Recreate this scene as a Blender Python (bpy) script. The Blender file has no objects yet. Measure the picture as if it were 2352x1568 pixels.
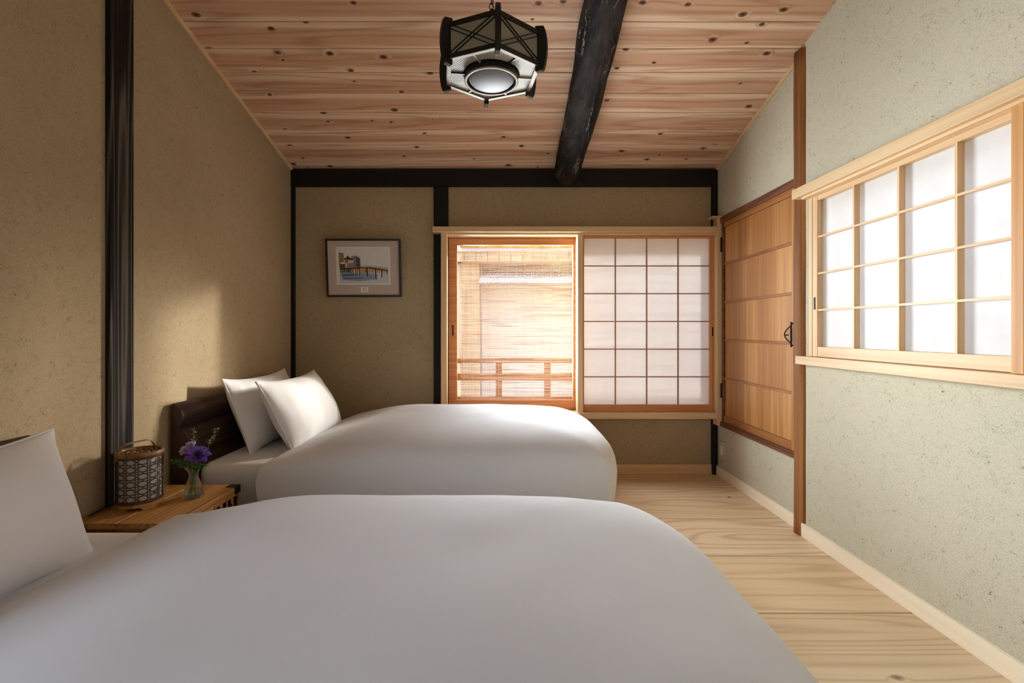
import bpy, bmesh, math, random
from mathutils import Vector, Matrix, noise
random.seed(7)
S = bpy.context.scene
COL = S.collection
PI = math.pi

# ------------------------------------------------------------------ camera, sky, light, exposure
F_PX = 1090.0                      # focal length in pixels of the 2352 wide frame
CAM_Z = 1.008
cd = bpy.data.cameras.new('camera'); cam = bpy.data.objects.new('camera', cd); COL.objects.link(cam)
cd.sensor_width = 36.0; cd.lens = 36.0 * F_PX / 2352.0
cd.shift_x = 16.0 / 2352.0; cd.shift_y = -24.0 / 2352.0; cd.clip_start = 0.02
cam.location = (0, 0, CAM_Z); cam.rotation_euler = (PI / 2, 0, 0)
S.camera = cam

W = bpy.data.worlds.new('world'); S.world = W; W.use_nodes = True
wn = W.node_tree; wn.nodes.clear()
sky = wn.nodes.new('ShaderNodeTexSky'); sky.sky_type = 'NISHITA'; sky.sun_disc = False
sky.sun_elevation = math.radians(32); sky.sun_rotation = math.radians(60); sky.dust_density = 1.0; sky.air_density = 1.0
hs = wn.nodes.new('ShaderNodeHueSaturation'); hs.inputs['Saturation'].default_value = 0.7
bg = wn.nodes.new('ShaderNodeBackground'); bg.inputs['Strength'].default_value = 0.9
wo = wn.nodes.new('ShaderNodeOutputWorld')
wn.links.new(sky.outputs[0], hs.inputs['Color']); wn.links.new(hs.outputs[0], bg.inputs['Color']); wn.links.new(bg.outputs[0], wo.inputs['Surface'])

def aim(o, d): o.rotation_euler = Vector(d).to_track_quat('-Z', 'Y').to_euler()
sl = bpy.data.lights.new('sun', 'SUN'); sl.energy = 11.0; sl.angle = math.radians(4); sl.color = (1.0, 0.94, 0.85)
so = bpy.data.objects.new('sun', sl); COL.objects.link(so); aim(so, (-1.4, -1.0, -0.36))
def area(name, loc, d, sx, sy, power, color):
    l = bpy.data.lights.new(name, 'AREA'); l.shape = 'RECTANGLE'; l.size = sx; l.size_y = sy; l.energy = power; l.color = color
    o = bpy.data.objects.new(name, l); COL.objects.link(o); o.location = loc; aim(o, d); return o
# daylight falling in through the clear sash, mostly slanting towards the grey-green wall
for x in (-.23, .05, .33):
    o = area('daylight_window', (x, 3.50, 1.15), (.60, -.80, 0), .20, .90, 19.0, (0.93, 0.97, 1.0)); o.data.spread = math.radians(125)
# warm glow of the low sun scattered by the reed blind, falling on the lower ochre wall
o = area('blind_glow', (.25, 3.52, 1.20), (-.75, -.66, -.22), .12, .35, 3.2, (1.0, 0.92, 0.80)); o.data.spread = math.radians(34)
# weak added fill at an invented opening in the left wall behind the photographer
area('rear_fill', (-1.78, -0.45, 1.15), (1, 0.10, -0.05), 1.5, 1.1, 5.0, (0.93, 0.98, 1.0))

vs = S.view_settings
vs.view_transform = 'Standard'; vs.look = 'None'; vs.gamma = 1.0; vs.use_curve_mapping = False; vs.exposure = 0.08
S.cycles.use_denoising = True
S.cycles.max_bounces = 12; S.cycles.diffuse_bounces = 6; S.cycles.transparent_max_bounces = 12
S.cycles.sample_clamp_indirect = 6.0

# ------------------------------------------------------------------ helpers
def lin(c):
    f = lambda v: v / 12.92 if v <= 0.04045 else ((v + 0.055) / 1.055) ** 2.4
    return tuple(f(v / 255.0) for v in c) + (1.0,)

class MB:
    """collects shapes into one mesh"""
    def __init__(self): self.v = []; self.f = []; self.m = []
    def add(self, vs, fs, mi=0):
        b = len(self.v); self.v += [Vector(p) for p in vs]
        self.f += [tuple(b + i for i in f) for f in fs]; self.m += [mi] * len(fs); return self
    def hexa(self, p, mi=0):
        return self.add(p, [(0, 3, 2, 1), (4, 5, 6, 7), (0, 1, 5, 4), (1, 2, 6, 5), (2, 3, 7, 6), (3, 0, 4, 7)], mi)
    def box(self, x0, x1, y0, y1, z0, z1, mi=0):
        return self.hexa([(x0, y0, z0), (x1, y0, z0), (x1, y1, z0), (x0, y1, z0), (x0, y0, z1), (x1, y0, z1), (x1, y1, z1), (x0, y1, z1)], mi)
    def prism(self, pts, off, mi=0):
        n = len(pts); o = Vector(off); a = [Vector(p) for p in pts]
        nrm = Vector((0, 0, 0))
        for i in range(n): nrm += a[i].cross(a[(i + 1) % n])
        if nrm.dot(o) > 0: a.reverse()
        return self.add(a + [p + o for p in a], [tuple(range(n)), tuple(range(2 * n - 1, n - 1, -1))] + [(i, n + i, n + (i + 1) % n, (i + 1) % n) for i in range(n)], mi)
    def tube(self, pts, r, n=8, caps=True, mi=0, flat=1.0, up=None):
        pts = [Vector(p) for p in pts]; k = len(pts); vs = []; prev = None
        for i, p in enumerate(pts):
            t = (pts[min(i + 1, k - 1)] - pts[max(i - 1, 0)]).normalized()
            if prev is None:
                ref = Vector(up) if up else (Vector((0, 0, 1)) if abs(t.z) < .9 else Vector((1, 0, 0)))
            else: ref = prev
            u = (ref - t * ref.dot(t)).normalized(); prev = u; w = t.cross(u)
            rr = r[i] if isinstance(r, (list, tuple)) else r
            for j in range(n):
                a = 2 * PI * j / n; vs.append(p + u * (math.cos(a) * rr) + w * (math.sin(a) * rr * flat))
        fs = [(i * n + j, i * n + (j + 1) % n, (i + 1) * n + (j + 1) % n, (i + 1) * n + j) for i in range(k - 1) for j in range(n)]
        if caps: fs += [tuple(range(n - 1, -1, -1)), tuple(range((k - 1) * n, k * n))]
        return self.add(vs, fs, mi)
    def ring(self, c, R, r, n=40, m=6, mi=0, zs=1.0):
        c = Vector(c); vs = []; fs = []
        for i in range(n):
            a = 2 * PI * i / n
            for j in range(m):
                b = 2 * PI * j / m; q = R + r * math.cos(b)
                vs.append(c + Vector((q * math.cos(a), q * math.sin(a), r * zs * math.sin(b))))
        for i in range(n):
            for j in range(m):
                fs.append((i * m + j, ((i + 1) % n) * m + j, ((i + 1) % n) * m + (j + 1) % m, i * m + (j + 1) % m))
        return self.add(vs, fs, mi)
    def lathe(self, prof, c=(0, 0, 0), n=32, mi=0):
        c = Vector(c); vs = []; fs = []; k = len(prof)
        for r, z in prof:
            for j in range(n):
                a = 2 * PI * j / n; vs.append(c + Vector((r * math.cos(a), r * math.sin(a), z)))
        for i in range(k - 1):
            for j in range(n):
                fs.append((i * n + j, i * n + (j + 1) % n, (i + 1) * n + (j + 1) % n, (i + 1) * n + j))
        return self.add(vs, fs, mi)
    def grid(self, fn, nu, nv, mi=0):
        vs = [fn(i / nu, j / nv) for i in range(nu + 1) for j in range(nv + 1)]
        fs = [(i * (nv + 1) + j, (i + 1) * (nv + 1) + j, (i + 1) * (nv + 1) + j + 1, i * (nv + 1) + j + 1) for i in range(nu) for j in range(nv)]
        return self.add(vs, fs, mi)
    def mesh(self, name, mats, origin=(0, 0, 0), smooth=False):
        o = Vector(origin); me = bpy.data.meshes.new(name)
        me.from_pydata([tuple(p - o) for p in self.v], [], self.f)
        for m in (mats if isinstance(mats, (list, tuple)) else [mats]): me.materials.append(m)
        if any(self.m): me.polygons.foreach_set('material_index', self.m)
        if smooth: me.polygons.foreach_set('use_smooth', [True] * len(me.polygons))
        me.update(); return me
    def build(self, name, mats, parent=None, smooth=False, bevel=0.0, subsurf=0, solid=0.0, weld=False):
        org = ORG.get(parent.name, Vector((0, 0, 0))) if parent else Vector((0, 0, 0))
        o = bpy.data.objects.new(name, self.mesh(name, mats, org, smooth)); COL.objects.link(o)
        if parent: o.parent = parent
        ORG[o.name] = org
        if weld: o.modifiers.new('weld', 'WELD').merge_threshold = 1e-5
        if solid: m = o.modifiers.new('solid', 'SOLIDIFY'); m.thickness = solid; m.offset = 0
        if bevel: m = o.modifiers.new('bevel', 'BEVEL'); m.width = bevel; m.segments = 2; m.limit_method = 'ANGLE'
        if subsurf: m = o.modifiers.new('sub', 'SUBSURF'); m.levels = subsurf; m.render_levels = subsurf
        return o
ORG = {}
def place(name, me, parent, loc, rot=None, scale=None):
    o = bpy.data.objects.new(name, me); COL.objects.link(o); o.parent = parent
    o.location = Vector(loc) - (ORG.get(parent.name, Vector((0, 0, 0))) if parent else Vector((0, 0, 0)))
    if rot: o.rotation_euler = rot
    if scale: o.scale = scale
    ORG[o.name] = Vector(loc)
    return o
def tag(o, label=None, cat=None, group=None, kind=None):
    if label: o['label'] = label
    if cat: o['category'] = cat
    if group: o['group'] = group
    if kind: o['kind'] = kind
    return o
def empty(name, loc, label=None, cat=None, group=None, kind=None):
    o = bpy.data.objects.new(name, None); COL.objects.link(o); o.location = loc; o.empty_display_size = .1
    ORG[o.name] = Vector(loc); return tag(o, label, cat, group, kind)
def box(name, x0, x1, y0, y1, z0, z1, mat, parent=None, bevel=0.0015):
    return MB().box(x0, x1, y0, y1, z0, z1).build(name, mat, parent, bevel=bevel)

# ------------------------------------------------------------------ materials
class NT:
    def __init__(self, name):
        self.mat = bpy.data.materials.new(name); self.mat.use_nodes = True
        self.t = self.mat.node_tree; self.t.nodes.clear()
        self.out = self.t.nodes.new('ShaderNodeOutputMaterial')
    def n(self, typ, **kw):
        x = self.t.nodes.new(typ)
        for k, v in kw.items():
            if k.startswith('i_'):
                key = k[2:]; key = int(key) if key.isdigit() else key.replace('_', ' ')
                self.put(x.inputs[key], v)
            else: setattr(x, k, v)
        return x
    def put(self, sock, v):
        if isinstance(v, bpy.types.NodeSocket): self.t.links.new(v, sock)
        else: sock.default_value = v
    def math(self, op, a, b=None, clamp=False):
        x = self.n('ShaderNodeMath', operation=op, use_clamp=clamp); self.put(x.inputs[0], a)
        if b is not None: self.put(x.inputs[1], b)
        return x.outputs[0]
    def vmath(self, op, a, b):
        x = self.n('ShaderNodeVectorMath', operation=op); self.put(x.inputs[0], a); self.put(x.inputs[1], b); return x.outputs[0]
    def mix(self, f, a, b, blend='MIX'):
        x = self.n('ShaderNodeMix', data_type='RGBA', blend_type=blend)
        self.put(x.inputs[0], f); self.put(x.inputs[6], a); self.put(x.inputs[7], b); return x.outputs[2]
    def rng(self, v, a, b, c=0.0, d=1.0, smooth=True):
        x = self.n('ShaderNodeMapRange', interpolation_type='SMOOTHSTEP' if smooth else 'LINEAR')
        self.put(x.inputs[0], v)
        for i, q in enumerate((a, b, c, d)): x.inputs[i + 1].default_value = q
        return x.outputs[0]
    def noise(self, vec, scale, detail=2.0, rough=0.5, dist=0.0):
        x = self.n('ShaderNodeTexNoise'); self.put(x.inputs['Vector'], vec)
        x.inputs['Scale'].default_value = scale; x.inputs['Detail'].default_value = detail
        x.inputs['Roughness'].default_value = rough; x.inputs['Distortion'].default_value = dist
        return x.outputs['Fac']
    def bsdf(self, **kw):
        x = self.n('ShaderNodeBsdfPrincipled')
        for k, v in kw.items(): self.put(x.inputs[k.replace('_', ' ')], v)
        return x
    def bump(self, h, strength, dist=0.002):
        x = self.n('ShaderNodeBump'); self.put(x.inputs['Height'], h); x.inputs['Strength'].default_value = strength; x.inputs['Distance'].default_value = dist
        return x.outputs[0]
    def done(self, sh): self.t.links.new(sh, self.out.inputs['Surface']); return self.mat

def wood(name, light, dark, axis=0, along=0.6, across=7.0, rings=16.0, ring_amt=.5, streak=.25, tone=None, tone_amt=0.0,
         knots=0.0, rough=.55, spec=.3, bumpk=.15, vary=.12, thick=None, coat=0.0, tone_sc=1.0, heart=0, sharp=2.6):
    N = NT(name); L, D = lin(light), lin(dark)
    tc = N.n('ShaderNodeTexCoord').outputs['Object']
    rnd = N.n('ShaderNodeObjectInfo').outputs['Random']
    cb = N.n('ShaderNodeCombineXYZ'); N.put(cb.inputs[0], N.math('MULTIPLY', rnd, 37.0)); N.put(cb.inputs[1], N.math('MULTIPLY', rnd, 91.3)); N.put(cb.inputs[2], N.math('MULTIPLY', rnd, 53.1))
    sc = [across] * 3; sc[axis] = along
    if thick is not None: sc[thick] = across * .15
    v = N.vmath('ADD', N.vmath('MULTIPLY', tc, tuple(sc)), cb.outputs[0])
    field = N.noise(v, 1.0, 1.5, .4, .15)
    kmask = None
    if knots:
        ks = [6.4] * 3; ks[axis] = 4.2
        if thick is not None: ks[thick] = 0.0
        kv = N.vmath('ADD', N.vmath('MULTIPLY', tc, tuple(ks)), cb.outputs[0])
        wob = N.noise(kv, 3.0, 1.0)
        vo = N.n('ShaderNodeTexVoronoi', feature='F1', voronoi_dimensions='2D'); N.put(vo.inputs['Vector'], kv); vo.inputs['Scale'].default_value = 1.0; vo.inputs['Randomness'].default_value = 1.0
        d = N.math('ADD', vo.outputs['Distance'], N.math('MULTIPLY', N.math('SUBTRACT', wob, .5), .05))
        sep = N.n('ShaderNodeSeparateColor'); N.put(sep.inputs[0], vo.outputs['Color'])
        gate = N.rng(sep.outputs[0], 1 - knots - .02, 1 - knots, 0, 1)
        size = N.math('ADD', N.math('MULTIPLY', sep.outputs[1], .06), .04)
        rel = N.math('DIVIDE', d, size)
        halo = N.math('MULTIPLY', N.rng(rel, 0.3, 2.4, 1, 0), gate)
        kmask = N.math('MULTIPLY', N.rng(rel, 0.75, 1.1, 1, 0), gate)
        kcore = N.math('MULTIPLY', N.rng(rel, 0.25, .6, 1, 0), gate)
        field = N.math('ADD', field, N.math('MULTIPLY', halo, .06))
    s = N.math('SINE', N.math('MULTIPLY', field, rings * 2 * PI))
    ringm = N.math('POWER', N.math('ADD', N.math('MULTIPLY', s, .5), .5), sharp)
    sv = [60.0] * 3; sv[axis] = 1.2
    fine = N.noise(N.vmath('ADD', N.vmath('MULTIPLY', tc, tuple(sv)), cb.outputs[0]), 1.0, 3.0, .6)
    f = N.math('ADD', N.math('MULTIPLY', ringm, ring_amt), N.math('MULTIPLY', N.rng(fine, .35, .75), streak), clamp=True)
    base = L
    if tone:
        tv = [across * .55 * tone_sc] * 3; tv[axis] = along * .5
        if thick is not None: tv[thick] = 0.3
        tn = N.noise(N.vmath('ADD', N.vmath('MULTIPLY', tc, tuple(tv)), N.vmath('MULTIPLY', cb.outputs[0], (1.7, 1.3, 1.1))), 1.0, 1.0, .4)
        tmask = N.rng(tn, .44, .6)
        if heart:      # brown heartwood along the middle of each board, pale sapwood at its edges
            sy = N.n('ShaderNodeSeparateXYZ'); N.put(sy.inputs[0], tc)
            yy = N.math('ABSOLUTE', N.math('ADD', N.math('ADD', sy.outputs[1], N.math('MULTIPLY', N.math('SUBTRACT', rnd, .5), .06)), N.math('MULTIPLY', N.math('SUBTRACT', tn, .5), .10)))
            tmask = N.rng(yy, .028, .052, 1, 0)
        base = N.mix(N.math('MULTIPLY', tmask, tone_amt), L, lin(tone))
    c = N.mix(f, base, D)
    if knots:
        c = N.mix(N.math('MULTIPLY', kmask, .8), c, lin((96, 52, 28)))
        c = N.mix(N.math('MULTIPLY', kcore, .85), c, lin((38, 18, 10)))
    hv = N.n('ShaderNodeHueSaturation'); N.put(hv.inputs['Color'], c)
    N.put(hv.inputs['Value'], N.math('ADD', N.math('MULTIPLY', rnd, vary), 1 - vary / 2))
    b = N.bsdf(Base_Color=hv.outputs[0], Roughness=rough, Specular_IOR_Level=spec, Normal=N.bump(N.math('ADD', ringm, fine), bumpk, .001))
    if coat: b.inputs['Coat Weight'].default_value = coat; b.inputs['Coat Roughness'].default_value = .25
    return N.done(b.outputs[0])

def plaster(name, col, dark, fleck, amt=.5, mottle=None, scale=1.0):
    N = NT(name); tc = N.n('ShaderNodeTexCoord').outputs['Object']
    big = N.noise(tc, 1.3, 3.0, .55); fine = N.noise(tc, 230.0 * scale, 3.0, .7)
    c = N.mix(N.rng(big, .3, .7), lin(col), lin(mottle or col))
    c = N.mix(N.math('MULTIPLY', N.rng(fine, .42, .72), .55), c, lin(dark))
    # chopped straw: thin broken strokes and specks
    w = N.noise(tc, 55.0 * scale, 1.0, .5, 1.6); w2 = N.noise(tc, 33.0 * scale, 1.0)
    line = N.rng(N.math('ABSOLUTE', N.math('SUBTRACT', w, .5)), .0, .014, 1, 0)
    c = N.mix(N.math('MULTIPLY', N.math('MULTIPLY', line, N.rng(w2, .52, .62)), amt), c, lin(fleck))
    vo = N.n('ShaderNodeTexVoronoi', feature='F1'); N.put(vo.inputs['Vector'], tc); vo.inputs['Scale'].default_value = 70.0 * scale
    sp = N.n('ShaderNodeSeparateColor'); N.put(sp.inputs[0], vo.outputs['Color'])
    spot = N.math('MULTIPLY', N.rng(vo.outputs['Distance'], .10, .22, 1, 0), N.rng(sp.outputs[0], .72, .78))
    c = N.mix(N.math('MULTIPLY', spot, amt), c, lin(fleck))
    h = N.math('ADD', fine, N.math('MULTIPLY', w, .6))
    b = N.bsdf(Base_Color=c, Roughness=.95, Specular_IOR_Level=.08, Normal=N.bump(h, .35, .002))
    return N.done(b.outputs[0])

def plain(name, col, rough=.5, metal=0.0, spec=.5, bumps=None, var=None, vs_=20.0, sheen=0.0, coat=0.0):
    N = NT(name); tc = N.n('ShaderNodeTexCoord').outputs['Object']
    c = lin(col); b = N.bsdf(Roughness=rough, Metallic=metal, Specular_IOR_Level=spec)
    if var: N.put(b.inputs['Base Color'], N.mix(N.rng(N.noise(tc, vs_, 3.0), .3, .7), lin(col), lin(var)))
    else: b.inputs['Base Color'].default_value = c
    if bumps: N.put(b.inputs['Normal'], N.bump(N.noise(tc, bumps[0], 3.0), bumps[1], .002))
    if sheen: b.inputs['Sheen Weight'].default_value = sheen
    if coat: b.inputs['Coat Weight'].default_value = coat
    return N.done(b.outputs[0])

def translucent(name, col, frac, fibre=0.0):
    N = NT(name); c = lin(col)
    if fibre:
        tc = N.n('ShaderNodeTexCoord').outputs['Object']
        c = N.mix(N.math('MULTIPLY', N.rng(N.noise(tc, 14.0, 4.0, .6), .35, .7), fibre), lin(col), lin(tuple(int(q * .86) for q in col)))
    d = N.n('ShaderNodeBsdfDiffuse'); N.put(d.inputs['Color'], c); t = N.n('ShaderNodeBsdfTranslucent'); N.put(t.inputs['Color'], c)
    m = N.n('ShaderNodeMixShader'); m.inputs[0].default_value = frac
    N.t.links.new(d.outputs[0], m.inputs[1]); N.t.links.new(t.outputs[0], m.inputs[2]); return N.done(m.outputs[0])

def thin_glass(name, tint=(250, 252, 252), refl=.5, rough=.0):
    N = NT(name); t = N.n('ShaderNodeBsdfTransparent'); t.inputs[0].default_value = lin(tint)
    g = N.n('ShaderNodeBsdfGlossy'); g.inputs['Roughness'].default_value = rough
    fr = N.n('ShaderNodeFresnel'); fr.inputs[0].default_value = 1.45
    m = N.n('ShaderNodeMixShader'); N.put(m.inputs[0], N.math('MULTIPLY', fr.outputs[0], refl))
    N.t.links.new(t.outputs[0], m.inputs[1]); N.t.links.new(g.outputs[0], m.inputs[2]); return N.done(m.outputs[0])

M = {}
M['plaster_ochre'] = plaster('plaster_ochre', (182, 163, 134), (140, 121, 94), (80, 64, 46), 1.0, (172, 153, 124))
M['plaster_pale'] = plaster('plaster_pale', (204, 196, 174), (162, 154, 132), (88, 84, 70), 1.0, (200, 194, 172), .9)
M['ceiling'] = wood('cedar_ceiling', (236, 206, 176), (160, 110, 80), 0, .5, 9.0, 9.0, .42, .25, (198, 150, 118), .75, .6, .55, .25, .1, .10, thick=2, heart=1, sharp=4.0)
M['floor'] = wood('pine_floor', (230, 208, 174), (182, 146, 106), 0, .34, 4.4, 15.0, .42, .2, (218, 190, 150), .6, .03, .5, .3, .12, .12, thick=2, sharp=4.0)
M['floor_cathedral'] = wood('pine_floor_cathedral', (230, 208, 174), (184, 144, 100), 0, .55, 3.0, 13.0, .5, .2, (222, 196, 156), .5, .03, .5, .3, .12, .10, thick=2, sharp=3.4)
M['cypress_x'] = wood('cypress_along_x', (226, 194, 152), (196, 156, 112), 0, .5, 14.0, 5.0, .3, .3, rough=.5, bumpk=.06)
M['cypress_y'] = wood('cypress_along_y', (226, 194, 152), (196, 156, 112), 1, .5, 14.0, 5.0, .3, .3, rough=.5, bumpk=.06)
M['cypress_z'] = wood('cypress_along_z', (226, 194, 152), (196, 156, 112), 2, .5, 14.0, 5.0, .3, .3, rough=.5, bumpk=.06)
M['cedar_x'] = wood('red_cedar_along_x', (216, 152, 100), (168, 102, 58), 0, .5, 16.0, 5.0, .35, .35, rough=.5, bumpk=.06)
M['cedar_z'] = wood('red_cedar_along_z', (216, 152, 100), (168, 102, 58), 2, .5, 16.0, 5.0, .35, .35, rough=.5, bumpk=.06)
M['muntin'] = plain('muntin_wood', (150, 104, 66), .55, var=(170, 120, 78), vs_=8)
M['door_z'] = wood('door_panel_wood', (200, 146, 88), (150, 98, 52), 2, .35, 11.0, 5.0, .4, .45, (168, 112, 62), .8, 0, .42, .35, .08, .10)
M['door_y'] = wood('door_rail_wood', (164, 108, 60), (116, 68, 34), 1, .4, 14.0, 5.0, .4, .4, rough=.45, bumpk=.08)
M['door_dark'] = wood('door_header_wood', (120, 72, 42), (66, 36, 20), 1, .4, 14.0, 5.0, .5, .4, rough=.6, bumpk=.12)
M['log_brown'] = wood('brown_log_wood', (196, 138, 86), (112, 66, 36), 2, .5, 14.0, 4.0, .5, .4, (104, 60, 32), .8, .12, .55, .15, .12)
M['dark_z'] = wood('charred_post_wood', (25, 22, 20), (112, 103, 95), 2, .34, 14.0, 9.0, .55, .12, rough=.75, spec=.12, bumpk=.3, vary=0, sharp=6.0)
M['dark_x'] = wood('black_beam_wood', (17, 12, 11), (27, 19, 16), 0, .4, 12.0, 5.0, .4, .3, rough=.6, bumpk=.15, vary=0)
M['dark_side'] = wood('black_post_wood', (16, 12, 11), (28, 21, 18), 2, .4, 12.0, 5.0, .4, .3, rough=.6, bumpk=.15, vary=0)
M['headboard'] = wood('walnut_headboard', (62, 40, 36), (44, 27, 24), 1, .5, 20.0, 4.0, .4, .4, rough=.34, spec=.5, bumpk=.04, vary=0)
M['chest_y'] = wood('chest_zelkova', (198, 148, 88), (138, 90, 46), 1, .8, 16.0, 5.0, .5, .5, (172, 112, 52), .6, 0, .38, .45, .08, .1)
M['chest_z'] = wood('chest_side_wood', (132, 82, 44), (86, 48, 24), 1, .6, 14.0, 5.0, .5, .4, rough=.45, bumpk=.08)
M['iron'] = plain('black_iron', (26, 22, 22), .38, .7, .5, (60, .25), (40, 34, 33), 40)
M['lamp_black'] = plain('black_lacquer_wood', (17, 14, 13), .42, 0, .4, (40, .1))
M['lamp_pale'] = plain('pale_wood_edge', (168, 154, 132), .5, var=(140, 124, 100), vs_=30)
M['lamp_panel'] = translucent('grey_rice_paper', (178, 170, 154), .35)
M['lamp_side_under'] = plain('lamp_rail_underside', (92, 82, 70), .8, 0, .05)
M['linen'] = plain('white_cotton', (220, 220, 223), .9, 0, .1, (900, .08), sheen=.15)
M['linen_pillow'] = plain('white_pillow_cotton', (230, 230, 233), .9, 0, .1, (60, .10), sheen=.15)
M['bed_base'] = plain('dark_bed_base', (40, 28, 25), .6)
M['paper'] = translucent('shoji_paper', (240, 241, 242), .54, .09)
M['glass'] = thin_glass('window_glass')
M['metal'] = plain('dark_bronze', (62, 48, 40), .4, .6)
M['switch_plate'] = plain('cream_plastic', (206, 198, 176), .4)
M['switch_white'] = plain('white_plastic', (238, 238, 234), .35)
M['frame_black'] = plain('black_picture_frame', (26, 18, 18), .35)
M['mount'] = plain('grey_pink_mount', (196, 180, 172), .9, 0, .1, (200, .1))
M['bamboo'] = plain('bamboo_strip', (206, 176, 118), .45, 0, .4, (40, .1), (182, 148, 92), 30)
M['bamboo_brown'] = plain('brown_bamboo_strip', (150, 112, 70), .45, 0, .4, (40, .1), (112, 78, 46), 50)
M['cane'] = plain('brown_cane', (92, 60, 42), .5, 0, .4, None, (66, 42, 30), 60)
M['lamp_paper'] = translucent('lantern_paper', (228, 228, 228), .3)
M['lantern_base'] = wood('lantern_base_wood', (196, 150, 102), (160, 112, 70), 0, .8, 20, 4, .3, .3, rough=.5)
M['cable'] = plain('black_cable', (20, 20, 22), .5)

def reed_mat():
    N = NT('reed'); rnd = N.n('ShaderNodeObjectInfo').outputs['Random']; tc = N.n('ShaderNodeTexCoord').outputs['Object']
    n = N.noise(N.vmath('MULTIPLY', N.vmath('ADD', tc, N.n('ShaderNodeObjectInfo').outputs['Location']), (4.0, 1.0, 60.0)), 1.0, 2.0)
    c = N.mix(rnd, lin((238, 216, 194)), lin((222, 190, 164))); c = N.mix(N.rng(n, .45, .75), c, lin((184, 146, 118)))
    d = N.n('ShaderNodeBsdfDiffuse'); N.put(d.inputs[0], c); t = N.n('ShaderNodeBsdfTranslucent'); N.put(t.inputs[0], c)
    m = N.n('ShaderNodeMixShader'); m.inputs[0].default_value = .22
    N.t.links.new(d.outputs[0], m.inputs[1]); N.t.links.new(t.outputs[0], m.inputs[2]); return N.done(m.outputs[0])
M['reed'] = reed_mat()

def log_mat():
    N = NT('dark_log_bark'); tc = N.n('ShaderNodeTexCoord').outputs['Object']
    v = N.vmath('MULTIPLY', tc, (16.0, 2.2, 16.0))
    n = N.noise(v, 1.0, 4.0, .6); n2 = N.noise(N.vmath('MULTIPLY', tc, (60.0, 5.0, 60.0)), 1.0, 3.0, .6)
    c = N.mix(N.rng(n, .38, .7), lin((14, 11, 10)), lin((58, 49, 44)))
    c = N.mix(N.math('MULTIPLY', N.rng(n2, .55, .75), .5), c, lin((80, 69, 62)))
    s = N.noise(N.vmath('MULTIPLY', tc, (9.0, 1.6, 3.0)), 1.0, 5.0, .65)
    line = N.math('MULTIPLY', N.rng(N.math('ABSOLUTE', N.math('SUBTRACT', s, .53)), 0, .010, 1, 0), N.rng(N.noise(tc, 3.5, 1.0), .43, .54))
    c = N.mix(N.math('MULTIPLY', line, .75), c, lin((168, 158, 150)))
    b = N.bsdf(Base_Color=c, Roughness=.8, Specular_IOR_Level=.15, Normal=N.bump(N.math('ADD', n, N.math('MULTIPLY', n2, .6)), .8, .010))
    return N.done(b.outputs[0])
M['log_dark'] = log_mat()

def lamp_glass(name, col, pattern):
    N = NT(name); tc = N.n('ShaderNodeTexCoord').outputs['Object']
    ck = N.n('ShaderNodeTexChecker'); N.put(ck.inputs['Vector'], tc); ck.inputs['Scale'].default_value = 260.0
    c = N.mix(.5, lin(col), lin(tuple(int(q * .82) for q in col)))
    if pattern: c = N.mix(ck.outputs['Fac'], lin(col), lin(tuple(int(q * .62) for q in col)))
    b = N.bsdf(Base_Color=c, Roughness=.5, Specular_IOR_Level=.3)
    w = N.n('ShaderNodeTexWave', wave_type='BANDS', bands_direction='DIAGONAL'); N.put(w.inputs['Vector'], tc); w.inputs['Scale'].default_value = 55.0; w.inputs['Distortion'].default_value = 1.0
    N.put(b.inputs['Normal'], N.bump(w.outputs['Fac'], .25, .002))
    return N.done(b.outputs[0])
M['pane_dotted'] = lamp_glass('dotted_glass', (184, 178, 166), True)
M['pane_reeded'] = lamp_glass('reeded_glass', (196, 191, 178), False)
def bowl_mat():
    N = NT('frosted_glass_bowl')
    b = N.bsdf(Base_Color=lin((150, 153, 164)), Roughness=.6, Specular_IOR_Level=.12); b.inputs['Transmission Weight'].default_value = .15
    return N.done(b.outputs[0])
M['bowl'] = bowl_mat()

# ------------------------------------------------------------------ room shell
YB = 3.364; XL = -1.506; XR = 1.494; XN = 1.47; YR = -1.25
CZ = lambda y: 2.147 + .26 * (YB - y)      # ceiling height, rising towards the viewer
def wallpoly(mb, x0, x1, y0, y1, zb, zt=None):
    t0 = zt if zt is not None else CZ(y0) + .02; t1 = zt if zt is not None else CZ(y1) + .02
    mb.hexa([(x0, y0, zb), (x1, y0, zb), (x1, y1, zb), (x0, y1, zb), (x0, y0, t0), (x1, y0, t0), (x1, y1, t1), (x0, y1, t1)])

w = MB()
wallpoly(w, XL - .12, XL, .25, YB + .16, -.05)
wallpoly(w, XL - .12, XL, -1.05, .25, -.05, .35);  # unseen opening above this piece, added for the fill lamp
w.hexa([(XL - .12, -1.05, 1.95), (XL, -1.05, 1.95), (XL, .25, 1.95), (XL - .12, .25, 1.95), (XL - .12, -1.05, CZ(-1.05) + .02), (XL, -1.05, CZ(-1.05) + .02), (XL, .25, CZ(.25) + .02), (XL - .12, .25, CZ(.25) + .02)])
wallpoly(w, XL - .12, XL, YR - .1, -1.05, -.05)
tag(w.build('wall_left', M['plaster_ochre']), 'ochre straw-flecked earth plaster wall behind the two headboards', 'wall', kind='structure')

w = MB()
WX0, WX1, WZ0, WZ1 = -.44, 1.459, .42, 1.70
w.box(XL, WX0, YB, YB + .16, -.05, 2.3); w.box(WX1, XR + .12, YB, YB + .03, -.05, 2.3)
w.box(WX0, WX1, YB, YB + .16, -.05, WZ0); w.box(WX0, WX1, YB, YB + .16, WZ1, 2.3)
tag(w.build('wall_back', M['plaster_ochre']), 'ochre plaster end wall holding the picture and the wide window', 'wall', kind='structure')

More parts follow.
